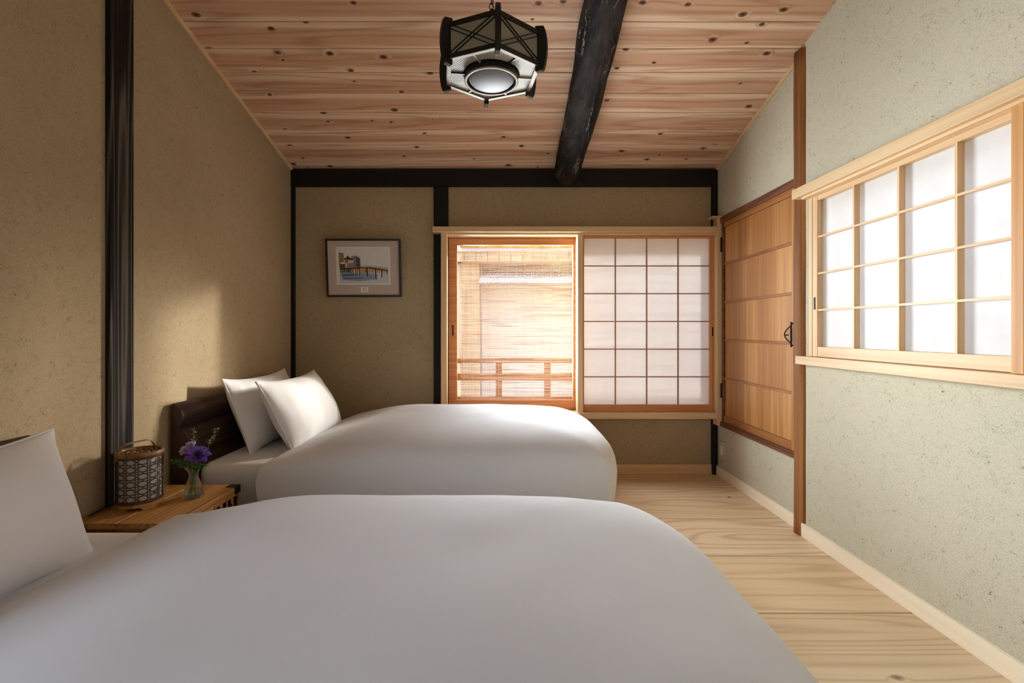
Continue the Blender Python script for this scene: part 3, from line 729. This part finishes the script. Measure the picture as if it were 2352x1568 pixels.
# flat bamboo handle bridging the lid
hd = MB(); hpts = []
for i in range(21):
    t = -1 + 2 * i / 20; hz = b1 - .02 + .056 * (1 - abs(t) ** 6)
    hpts.append(Vector((lx + .060 * t * .35 - .012, ly + (lr + .003) * t * (1.0 if abs(t) < .98 else 1.0), lz + hz)))
hd.tube(hpts, .0075, 8, True, flat=.2, up=(1, 0, 0)); hd.build('handle', M['bamboo_brown'], ln, smooth=True)
fb = MB()
oct_ = lambda R_, z: [(lx + R_ * math.cos(PI / 8 + PI / 4 * i), ly + R_ * math.sin(PI / 8 + PI / 4 * i), lz + z) for i in range(8)]
fb.prism(oct_(lr * 1.03, .010), (0, 0, .0195)).build('base', M['lantern_base'], ln, bevel=.001)
for i in range(4):
    a = PI / 4 + PI / 2 * i + .3
    f_ = MB(); c0 = Vector((lx + lr * .84 * math.cos(a), ly + lr * .84 * math.sin(a), lz)); t_ = Vector((-math.sin(a), math.cos(a), 0)); r_ = Vector((math.cos(a), math.sin(a), 0))
    q = [c0 - t_ * .02 - r_ * .01, c0 + t_ * .02 - r_ * .01, c0 + t_ * .02 + r_ * .01, c0 - t_ * .02 + r_ * .01]
    f_.hexa([p for p in q] + [p + Vector((0, 0, .0105)) + (p - c0) * .4 for p in q]); f_.build('foot', M['lantern_base'], ln)
cb_ = MB(); cb_.tube([(lx - .075, ly - .0, lz + .012), (lx - .098, ly - .03, lz + .006), (XL + .026, ly - .10, lz + .004), (XL + .010, ly - .18, lz - .04), (XL + .010, ly - .19, .08)], .003, 6); cb_.build('cable', M['cable'], ln, smooth=True)

# ------------------------------------------------------------------ vase and flowers
vx, vy, vz = -1.237, 1.885, CH
va = empty('glass_vase', (vx, vy, vz), 'small clear glass vase with a pinched neck on the chest', 'vase')
def vase_glass():
    N = NT('vase_glass'); b = N.bsdf(Base_Color=(.93, .97, .95, 1), Roughness=.02); b.inputs['Transmission Weight'].default_value = 1.0; b.inputs['IOR'].default_value = 1.25
    t = N.n('ShaderNodeBsdfTransparent'); m = N.n('ShaderNodeMixShader'); m.inputs[0].default_value = .45
    N.t.links.new(b.outputs[0], m.inputs[1]); N.t.links.new(t.outputs[0], m.inputs[2]); return N.done(m.outputs[0])
M['vase_glass'] = vase_glass()
outp = [(0, .001), (.030, .001), (.0365, .004), (.037, .012), (.032, .035), (.024, .060), (.0165, .082), (.0155, .090), (.018, .100), (.0255, .114), (.030, .120)]
inp = [(.0285, .120), (.024, .114), (.0165, .101), (.0138, .091), (.0148, .082), (.0222, .060), (.030, .035), (.0345, .013), (.030, .008), (0, .008)]
MB().lathe(outp + inp, (vx, vy, vz), 40).build('bowl', M['vase_glass'], va, smooth=True)
M['water'] = thin_glass('water', (225, 238, 228), .6)
MB().lathe([(0, .0085), (.0295, .0085), (.0335, .013), (.0305, .030), (0, .030)], (vx, vy, vz), 32).build('water', M['water'], va, smooth=True)

def petal_mat(name, a, b):
    N = NT(name); tc = N.n('ShaderNodeTexCoord').outputs['Object']
    c = N.mix(N.rng(N.noise(tc, 90.0, 2.0), .3, .7), lin(a), lin(b))
    d = N.bsdf(Base_Color=c, Roughness=.6); t = N.n('ShaderNodeBsdfTranslucent'); N.put(t.inputs[0], c)
    m = N.n('ShaderNodeMixShader'); m.inputs[0].default_value = .35
    N.t.links.new(d.outputs[0], m.inputs[1]); N.t.links.new(t.outputs[0], m.inputs[2]); return N.done(m.outputs[0])
M['purple'] = petal_mat('purple_petal', (104, 62, 176), (146, 108, 206))
M['lilac'] = petal_mat('lilac_petal', (178, 162, 208), (212, 202, 230))
M['green'] = petal_mat('green_leaf', (58, 92, 38), (98, 132, 60))
M['grey_green'] = petal_mat('grey_green_leaf', (112, 128, 96), (150, 160, 128))
M['stem'] = plain('green_stem', (70, 110, 44), .5)
M['dark_centre'] = plain('dark_flower_centre', (34, 24, 52), .7)
M['bud'] = plain('pale_bud', (222, 226, 182), .6)
def blossom(name, head, nrm, R_, npet, mat, label, cup, rows_=2):
    f = empty(name, (vx, vy, vz + .012), label, 'flower')
    head = Vector(head); nrm = Vector(nrm).normalized(); u = nrm.orthogonal().normalized(); w_ = nrm.cross(u)
    base = Vector((vx + random.uniform(-.012, .012), vy + random.uniform(-.012, .012), vz + .012)); neck = Vector((vx + (head.x - vx) * .12, vy + (head.y - vy) * .12, vz + .088))
    pts = []
    for i in range(13):
        t = i / 12; p = base.lerp(neck, t * 2) if t < .5 else neck.lerp(head, t * 2 - 1) + Vector((0, 0, .006 * math.sin(PI * (t * 2 - 1))))
        pts.append(p)
    MB().tube(pts, .0018, 7).build('stem', M['stem'], f, smooth=True)
    for rI in range(rows_):
        for k_ in range(npet):
            a = 2 * PI * (k_ + .5 * rI) / npet + random.uniform(-.1, .1); dr = u * math.cos(a) + w_ * math.sin(a); tn = nrm.cross(dr)
            L_ = R_ * (1 - .28 * rI) * random.uniform(.9, 1.1); cu = cup + .35 * rI + random.uniform(-.15, .15)
            def fn(i, j, L_=L_, dr=dr, tn=tn, cu=cu):
                wdt = L_ * .30 * math.sin(PI * (.12 + .80 * i)) ; s_ = (j - .5) * 2
                up = cu * L_ * (i ** 1.3) - .25 * L_ * i ** 3
                return head + dr * (L_ * i * (1 - .25 * cu)) + tn * (s_ * wdt) + nrm * (up + .10 * L_ * s_ * s_)
            MB().grid(fn, 7, 4).build('petal', mat, f, smooth=True)
    ce_ = MB(); 
    for k_ in range(26):
        a = k_ * 2.4; q = math.sqrt(k_ / 26) * R_ * .26; p = head + (u * math.cos(a) + w_ * math.sin(a)) * q
        ce_.tube([p, p + nrm * R_ * (.16 + .12 * (q / R_ * 4))], [.0009, .0013], 5)
    ce_.build('stamens', M['dark_centre'], f, smooth=True)
    return f
blossom('anemone', (-1.212, 1.872, vz + .170), (.22, -.52, .85), .052, 10, M['purple'], 'deep purple anemone, the larger bloom in the vase', .38)
blossom('anemone', (-1.262, 1.905, vz + .176), (-.25, -.45, .85), .043, 10, M['lilac'], 'pale lilac bloom behind the deep purple one', .75)
def tuft(mb, pts, n, L_, wd, seed):
    L_ *= 1.25; wd *= 1.3; n = int(n * 1.3)
    rnd_ = random.Random(seed)
    for k_ in range(n):
        t = rnd_.uniform(.25, 1); i = min(int(t * (len(pts) - 1)), len(pts) - 2); p = Vector(pts[i]).lerp(Vector(pts[i + 1]), t * (len(pts) - 1) - i)
        a = rnd_.uniform(0, 2 * PI); d = Vector((math.cos(a), math.sin(a), rnd_.uniform(.1, .9))).normalized(); s_ = d.orthogonal().normalized()
        l_ = L_ * rnd_.uniform(.6, 1.2)
        mb.add([p, p + d * l_ * .5 + s_ * wd, p + d * l_ + Vector((0, 0, -.15 * l_)), p + d * l_ * .5 - s_ * wd], [(0, 1, 2, 3)])
def sprig(tip, mid, label, name, mat, buds, seed, nleaf=26, wd=.0013, L_=.014):
    f = empty(name, (vx, vy, vz + .012), label, 'sprig')
    base = Vector((vx + random.uniform(-.014, .014), vy + random.uniform(-.014, .014), vz + .012)); neck = Vector((vx, vy, vz + .09)).lerp(Vector((mid[0], mid[1], vz + .09)), .12)
    key = [base, neck, Vector(mid), Vector(tip)]; pts = []
    for i in range(17):
        t = i / 16 * 3; k_ = min(int(t), 2); pts.append(key[k_].lerp(key[k_ + 1], t - k_))
    st = MB().tube(pts, .0011, 6)
    for q in range(3):
        p = pts[11 + q]; e = p + Vector((random.uniform(-.02, .025), random.uniform(-.01, .01), random.uniform(.015, .03))); st.tube([p, p.lerp(e, .5), e], .0008, 5)
    st.build('stem', M['stem'], f, smooth=True)
    lv = MB(); tuft(lv, pts[7:], nleaf, L_, wd, seed); o = lv.build('leaves', mat, f); o['kind'] = 'stuff'
    if buds:
        bd = MB(); r2 = random.Random(seed + 1)
        for k_ in range(buds):
            p = pts[13].lerp(pts[16], r2.random()) + Vector((r2.uniform(-.009, .009), r2.uniform(-.006, .006), r2.uniform(-.004, .006))); bd.lathe([(0, -.0016), (.0014, -.0008), (.0017, 0), (.0012, .001), (0, .0016)], p, 6)
        o = bd.build('buds', M['bud'], f, smooth=True); o['kind'] = 'stuff'
    return f
sprig((-1.146, 1.89, vz + .275), (-1.195, 1.88, vz + .165), 'tall green sprig with tiny white buds in the vase, the taller one', 'green_sprig', M['green'], 26, 3, 40)
sprig((-1.264, 1.93, vz + .262), (-1.262, 1.91, vz + .17), 'pale grey-green sprig rising behind the lilac bloom', 'green_sprig', M['grey_green'], 8, 5, 34)
sprig((-1.303, 1.87, vz + .150), (-1.28, 1.88, vz + .125), 'feathery green sprig drooping over the vase rim beside the lantern', 'green_sprig', M['green'], 0, 8, 46, .0016, .020)
sprig((-1.185, 1.86, vz + .135), (-1.205, 1.865, vz + .120), 'leafy green sprig under the deep purple bloom', 'green_sprig', M['green'], 0, 12, 40, .0024, .022)
sprig((-1.235, 1.86, vz + .15), (-1.235, 1.865, vz + .125), 'short bushy green sprig at the mouth of the vase', 'green_sprig', M['green'], 0, 15, 46, .0022, .020)

# ------------------------------------------------------------------ framed picture
PW, PH = .524, .402; pcx, pcz = -.992, 1.449
pr = empty('framed_picture', (pcx, YB, pcz), 'black framed watercolour of a wooden bridge and riverside houses on the end wall', 'picture')
tilt = .085
def PT(a, b, d):   # a along width, b up, d out of the wall
    return Vector((pcx + a, YB - .018 - d - (b + PH / 2) * tilt, pcz + b))
def slab(mb, a0, a1, b0_, b1_, d0, d1, mi=0):
    mb.hexa([PT(a0, b0_, d1), PT(a1, b0_, d1), PT(a1, b0_, d0), PT(a0, b0_, d0), PT(a0, b1_, d1), PT(a1, b1_, d1), PT(a1, b1_, d0), PT(a0, b1_, d0)], mi)
fr = MB(); t = .0125
slab(fr, -PW / 2, PW / 2, PH / 2 - t, PH / 2, -.012, .010); slab(fr, -PW / 2, PW / 2, -PH / 2, -PH / 2 + t, -.012, .010)
slab(fr, -PW / 2, -PW / 2 + t, -PH / 2 + t, PH / 2 - t, -.012, .010); slab(fr, PW / 2 - t, PW / 2, -PH / 2 + t, PH / 2 - t, -.012, .010)
fr.build('frame', M['frame_black'], pr)
mo = MB(); slab(mo, -PW / 2 + t, PW / 2 - t, -PH / 2 + t, PH / 2 - t, -.01, .0); mo.build('mount', M['mount'], pr)
art_cols = dict(paper=(222, 222, 222), edge=(240, 238, 232), tan=(156, 124, 92), wall=(206, 190, 176), roof=(92, 62, 58), grey=(150, 148, 158), dgrey=(96, 94, 106),
                ink=(52, 42, 46), brown=(122, 88, 62), ochre=(196, 156, 104), water=(142, 156, 182), deep=(92, 108, 142), pale=(200, 206, 214), green=(96, 104, 96), white=(232, 230, 228))
keys = list(art_cols); amats = [plain('print_' + k_, art_cols[k_], .9, 0, .1) for k_ in keys]
art = MB(); lvl = [0.0002]
S_ = PW / 1572.0
def A(x, y): return ((x - 1001) * S_, (806 - y) * S_)      # picture-plane layout units
def poly(pts, col):
    lvl[0] += .000035; q = [PT(*A(x, y), lvl[0]) for x, y in pts]
    art.add(q, [tuple(range(len(q) - 1, -1, -1))], keys.index(col))
def rect(x0, y0, x1, y1, col): poly([(x0, y0), (x1, y0), (x1, y1), (x0, y1)], col)
rect(428, 368, 1560, 1150, 'edge'); rect(442, 382, 1546, 1136, 'paper')
poly([(485, 482), (590, 492), (592, 800), (490, 800)], 'tan')
poly([(745, 560), (830, 540), (935, 600), (935, 790), (745, 790)], 'grey'); poly([(840, 545), (935, 600), (935, 790), (850, 790)], 'dgrey')
for i in range(4):
    for j in range(3): rect(752 + 45 * j + 12, 585 + 48 * i, 752 + 45 * j + 34, 612 + 48 * i, 'ink' if (i + j) % 2 else 'dgrey')
rect(600, 610, 790, 800, 'wall'); poly([(585, 615), (650, 575), (675, 540), (700, 575), (795, 625), (790, 640), (600, 635)], 'roof')
for j in range(6): rect(665 + 22 * j, 700, 677 + 22 * j, 790, 'roof' if j % 2 else 'dgrey')
rect(610, 650, 680, 690, 'brown'); poly([(510, 715), (530, 685), (590, 685), (615, 715)], 'white'); rect(515, 718, 615, 800, 'brown')
for j in range(4): rect(525 + 24 * j, 735, 533 + 24 * j, 800, 'ink')
# river bank, water, bridge
poly([(505, 800), (900, 790), (930, 900), (505, 910)], 'green'); poly([(740, 815), (1510, 835), (1510, 930), (760, 905)], 'ochre')
poly([(505, 900), (1510, 900), (1505, 1090), (520, 1095)], 'pale'); poly([(520, 905), (1100, 905), (1120, 1060), (900, 1075), (540, 1050)], 'water')
poly([(530, 935), (850, 915), (880, 960), (560, 980)], 'deep'); poly([(560, 1010), (1000, 1000), (980, 1025), (590, 1035)], 'deep'); poly([(1090, 920), (1280, 930), (1290, 1050), (1100, 1040)], 'water')
poly([(500, 800), (700, 796), (950, 782), (1150, 788), (1330, 812), (1515, 845), (1515, 862), (1320, 832), (1150, 806), (950, 800), (700, 815), (500, 822)], 'brown')
poly([(500, 822), (700, 815), (950, 800), (1150, 806), (1515, 860), (1515, 868), (1150, 818), (950, 812), (700, 828), (500, 836)], 'ink')
for x, y0_, y1_, wd in ((545, 825, 890, 12), (590, 825, 890, 12), (640, 825, 900, 14), (700, 820, 890, 10), (760, 820, 900, 14), (835, 815, 985, 14), (875, 815, 960, 12), (915, 812, 965, 16), (1075, 812, 985, 24), (1050, 820, 900, 10), (1255, 830, 1015, 22), (1380, 840, 1000, 20), (1490, 862, 930, 12)):
    rect(x - wd / 2, y0_, x + wd / 2, y1_, 'ink'); rect(x - wd / 2 - 14, y0_ + 20, x - wd / 2 - 4, y1_ - 15, 'white' if wd > 11 else 'brown')
for i in range(13): rect(950 + 45 * i, 750 + abs(i - 3) * 3, 954 + 45 * i, 790 + i * 4, 'dgrey')
poly([(505, 790), (950, 752), (1150, 762), (1510, 822), (1510, 827), (1150, 767), (950, 757), (505, 795)], 'dgrey')
rect(510, 1106, 1510, 1110, 'dgrey'); rect(508, 900, 512, 1110, 'dgrey'); rect(1508, 860, 1512, 1112, 'dgrey')
art.build('watercolour', amats, pr)
cap = MB(); lvl[0] = .0002; art = cap
rect(932, 1198, 1090, 1312, 'white')
for x0, y0_, x1 in ((975, 1218, 1000), (1010, 1214, 1045), (985, 1245, 1065), (975, 1240, 985), (980, 1272, 1000), (1012, 1268, 1060), (990, 1296, 1020)):
    poly([(x0, y0_), (x1, y0_ + 4), (x1, y0_ + 9), (x0, y0_ + 6)], 'ink'); poly([(x0 + 4, y0_ - 6), (x0 + 8, y0_ - 6), (x0 + 10, y0_ + 12), (x0 + 6, y0_ + 12)], 'ink')
cap.build('caption_card', amats, pr)

# ------------------------------------------------------------------ hexagonal pendant lamp
LX, LY, LZ, LR = -.051, 1.774, CAM_Z + .95, .190
la = empty('pendant_lamp', (LX, LY, LZ), 'hexagonal black wooden pendant lamp with frosted glass bowl hanging from the ceiling', 'lamp')
LH = .118; ang = [math.radians(-82 + 60 * i) for i in range(6)]
def LP(a, r, z): return Vector((LX + r * math.cos(a), LY + r * math.sin(a), LZ + z))
for i in range(6):
    a0, a1 = ang[i], ang[(i + 1) % 6]; am = (a0 + a1) / 2 if i < 5 else (a0 + a1 + 2 * PI) / 2
    am = a0 + PI / 6; nrm = Vector((math.cos(am), math.sin(am), 0)); tv = Vector((-math.sin(am), math.cos(am), 0)); apo = LR * math.cos(PI / 6); hw = LR * .5
    c = Vector((LX, LY, LZ)) + nrm * apo
    def bar(mb, s0, z0, s1, z1, wd, d0, d1, mi=0):
        dv = (tv * (s1 - s0) + Vector((0, 0, z1 - z0))); pv = nrm.cross(dv).normalized() * wd / 2
        p0, p1 = c + tv * s0 + Vector((0, 0, z0)), c + tv * s1 + Vector((0, 0, z1))
        mb.hexa([p0 - pv + nrm * d0, p1 - pv + nrm * d0, p1 - pv + nrm * d1, p0 - pv + nrm * d1, p0 + pv + nrm * d0, p1 + pv + nrm * d0, p1 + pv + nrm * d1, p0 + pv + nrm * d1], mi)
    rb = MB(); bar(rb, -hw, .008, hw, .008, .014, -.010, .002); rb.build('bottom_rail', M['lamp_black'], la)
    rt = MB(); bar(rt, -hw, LH, hw, LH, .016, -.010, .002); rt.build('top_rail', M['lamp_black'], la)
    pn = MB(); bar(pn, -hw, LH / 2 + .004, hw, LH / 2 + .004, LH - .02, -.005, -.003); p_ = pn.build('side_panel', M['lamp_panel'], la)
    lt = MB(); z0, z1 = .015, LH - .008
    for e in (-.013, .013):
        bar(lt, -hw + .012 + e, z0, hw - .012 + e, z1, .0026, -.003, .001); bar(lt, -hw + .012 + e, z1, hw - .012 + e, z0, .0026, -.003, .0012)
    lt.build('lattice', M['lamp_black'], p_)
    # pale lining strip and glass pane seen from below
    us = MB(); q = [LP(a0, LR - .001, -.0015), LP(a1, LR - .001, -.0015), LP(a1, LR - .016, -.0015), LP(a0, LR - .016, -.0015)]
    us.hexa(q + [p + Vector((0, 0, .003)) for p in q]); us.build('under_strip', M['lamp_pale'], la)
    gp = MB(); inner = [LP(a0 + (a1 - a0 + (2 * PI if i == 5 else 0)) * t_ / 6, .106, .006) for t_ in range(7)]
    q = [LP(a0, LR - .010, .006), LP(a1, LR - .010, .006)] + inner[::-1]
    gp.prism(q, (0, 0, .002)); gp.build('bottom_pane', M['pane_dotted'] if i in (5, 4) else M['pane_reeded'], la)
    dv_ = MB(); p0 = c - nrm * .012; p1 = Vector((LX, LY, LZ)) + nrm * .100; h_ = Vector((0, 0, .008))
    dv_.hexa([p0 - tv * .0035 + h_ * 0, p1 - tv * .0035, p1 + tv * .0035, p0 + tv * .0035, p0 - tv * .0035 + h_, p1 - tv * .0035 + h_, p1 + tv * .0035 + h_, p0 + tv * .0035 + h_]); dv_.build('divider', M['lamp_pale'] if i % 2 else M['lamp_black'], la)
    # corner fin: a thick board with a bowed outer edge
    fo = []; rv = Vector((math.cos(a0), math.sin(a0), 0)); tv0 = Vector((-math.sin(a0), math.cos(a0), 0))
    base = Vector((LX, LY, LZ)); zt, zb = LH + .026, -.020
    fo = [base + rv * (LR - .016) + Vector((0, 0, zb)), base + rv * (LR - .016) + Vector((0, 0, zt))]
    for s_ in range(11):
        t_ = s_ / 10; fo.append(base + rv * (LR + .008 + .020 * math.sin(PI * (.12 + .76 * t_))) + Vector((0, 0, zt + (zb - zt) * t_ + (-.006 if s_ == 0 else .004 if s_ == 10 else 0))))
    mbf = MB().prism([p - tv0 * .0085 for p in fo], tv0 * .017)
    fin = mbf.build('corner_fin', M['lamp_black'], la, bevel=.0015)
    tipb = MB(); q0 = base + rv * (LR - .012) + Vector((0, 0, zb - .0005))
    tipb.hexa([q0 - tv0 * .007, q0 + rv * .024 - tv0 * .007, q0 + rv * .024 + tv0 * .007, q0 + tv0 * .007] + [p + Vector((0, 0, .0045)) for p in (q0 - tv0 * .007, q0 + rv * .024 - tv0 * .007, q0 + rv * .024 + tv0 * .007, q0 + tv0 * .007)])
    tipb.build('tip', M['lamp_side_under'], fin)
MB().lathe([(.098, .012), (.100, .012), (.100, -.017), (.098, -.019), (.091, -.019), (.090, -.014), (.090, .012)], (LX, LY, LZ), 56).build('ring', M['lamp_black'], la, smooth=False)
MB().lathe([(.1005, -.0165), (.1005, -.0205), (.091, -.0205), (.091, -.0165)], (LX, LY, LZ), 56).build('ring_edge', M['lamp_pale'], la, smooth=True)
MB().lathe([(.086, -.004), (.085, -.012), (.076, -.022), (.060, -.030), (.040, -.036), (.018, -.039), (.0, -.0395)], (LX, LY, LZ), 48).build('glass_bowl', M['bowl'], la, smooth=True)
MB().lathe([(0, .010), (.060, .010), (.090, .004), (.0905, .012), (0, .02)], (LX, LY, LZ), 40).build('reflector', M['switch_white'], la, smooth=True)
tp = MB(); tp.prism([LP(a, LR - .008, LH + .002) for a in ang], (0, 0, .006)); tp.build('top_board', M['lamp_black'], la)
hk = MB(); hk.tube([(LX, LY, LZ + LH + .005), (LX, LY, LZ + LH + .05)], .012, 10); hk.build('socket', M['lamp_black'], la)
cz_ = LZ + LH + .05; top = CZ(LY); kk = 0
chm = MB().ring((0, 0, 0), .010, .0022, 14, 6).mesh('link', M['iron'], smooth=True)
chn = MB().tube([(LX + .006, LY, cz_), (LX + .007, LY, top)], .002, 6).build('cord', M['cable'], la)
while cz_ + .02 < top:
    place('chain_link', chm, la, (LX, LY, cz_ + .010), (PI / 2, 0, PI / 2 * (kk % 2)), (.75, 1.25, 1)); cz_ += .021; kk += 1
MB().lathe([(0, -.03), (.04, -.03), (.055, -.01), (.055, .016), (0, .016)], (LX, LY, top), 28).build('ceiling_rose', M['lamp_black'], la, smooth=True)

# ------------------------------------------------------------------ reed blind outside the clear sash
BY = 3.60
bl = empty('reed_blind', (.1, BY, 1.66), 'weathered reed blind hanging outside the clear sash', 'blind')
BX0, BX1 = -.343, 2.15; variants = []  # unseen run past the sash, added to dim light on the paper screen
for k_ in range(10):
    r1 = random.Random(k_); L0, L1 = BX0 + r1.uniform(0, .015), BX1 - r1.uniform(0, .015); ph_ = r1.uniform(0, 50)
    pts = [(L0 + (L1 - L0) * i / 12, .002 * noise.noise(Vector((i * .6, ph_, 1))), .0042 * noise.noise(Vector((i * .33, ph_, 4)))) for i in range(13)]
    variants.append(MB().tube(pts, [r1.uniform(.0016, .0031) for _ in pts], 5).mesh('reed', M['reed'], smooth=True))
z = 1.632; i = 0
while z > .36:
    place('reed', variants[(i * 7 + i // 10) % 10], bl, (0, BY, z)); z -= random.uniform(.0070, .0102); i += 1
M['string'] = translucent('blind_string', (214, 196, 170), .4)
smesh = MB().tube([(0, 0, 0), (0, 0, -1.29)], .0011, 5).mesh('string', M['string'])
x = BX0 + .03
while x < BX1: place('string', smesh, bl, (x, BY - .004, 1.65)); x += .066
box('header_slat', BX0, BX1, BY - .006, BY + .006, 1.636, 1.712, M['bamboo'], bl, .002)
for hx in (-.165, .36):
    h = MB(); h.tube([(hx, BY - .008, 1.648), (hx, BY - .018, 1.655), (hx, BY - .016, 1.69), (hx, BY, 1.70), (hx, BY, 1.72)], .005, 8); h.build('hook', M['switch_white'], bl, smooth=True)
box('hanging_batten', BX0, BX1, BY - .02, BY + .03, 1.712, 1.76, M['cypress_x'], bl)
for hx in (BX0, .6, 2.05): box('bracket', hx, hx + .04, YB + .155, BY - .02, 1.72, 1.755, M['cypress_y'], bl)

# ------------------------------------------------------------------ balcony railing and house across the lane
rl = empty('balcony_railing', (.2, 4.1, .2), 'wooden balcony railing just outside the window', 'railing')
M['rail_wood'] = wood('rail_wood', (176, 118, 64), (128, 78, 40), 0, .5, 12, 4, .4, .3, rough=.7)
RY = 4.05
for z0, z1, n in ((.735, .775, 'rail'), (.59, .645, 'rail'), (.40, .45, 'rail')): box(n, -2.2, 3.2, RY - .03, RY + .03, z0, z1, M['rail_wood'], rl, .004)
x = -1.704
while x < 3.1: box('post', x - .026, x + .026, RY - .025, RY + .025, .2, .74, M['rail_wood'], rl, .003); x += .413
box('deck_board', -2.2, 3.2, YB + .155, RY + .06, .17, .205, M['rail_wood'], rl)
M['ext_wall'] = plaster('outside_plaster', (240, 226, 214), (224, 206, 192), (190, 166, 146), .3)
M['ext_wood'] = wood('outside_boarding', (230, 198, 162), (190, 148, 110), 2, .5, 10, 4, .4, .4, rough=.8)
M['roof_sheet'] = plain('pale_corrugated_sheet', (228, 230, 234), .35, .2, .5)
M['ext_ground'] = plain('lane_concrete', (200, 196, 190), .9, var=(184, 180, 172), vs_=3)
tag(box('ground', -9, 12, YB + .3, 16, -2.9, -2.75, M['ext_ground'], None, 0), 'pale concrete lane below the window', 'ground', kind='structure')
hs_ = empty('neighbour_house', (1, 8.8, -2.75), 'pale neighbouring house across the lane with boarded gable and corrugated awning', 'house')
box('wall', -.45, 7.0, 8.8, 12, -2.75, 2.16, M['ext_wall'], hs_, 0)
box('side_wall', -4.5, -.45, 8.3, 12, -2.75, 2.20, M['ext_wood'], hs_, 0)
x = -4.5
while x < 7.0:
    box('eave_board', x + .004, x + .196, 8.15, 8.2, 2.20, 2.37, M['ext_wood'], hs_, .003); x += .2
box('roof_slab', -4.6, 7.1, 8.1, 12, 2.37, 2.43, M['roof_sheet'], hs_)
aw = MB(); nn = 150
aw.grid(lambda u, v: Vector((-.40 - .055 * v + 4.6 * u, 8.78 - .75 * v, 2.15 - .33 * v + .012 * math.sin(u * nn * 2 * PI / 1.6))), nn * 6, 1)
aw.build('awning', M['roof_sheet'], hs_, smooth=True, solid=.004)
box('downpipe', -.43, -.36, 8.72, 8.79, -2.75, 2.1, M['roof_sheet'], hs_)

nb = MB().box(3.0, 3.15, -5, 3.3, -2.75, 2.6).build('shade_wall', M['ext_wall'])  # unseen wall, added to cut the skylight on the side screens
tag(nb, 'added pale wall, out of view outside the side window, cutting its skylight', 'wall', kind='structure')
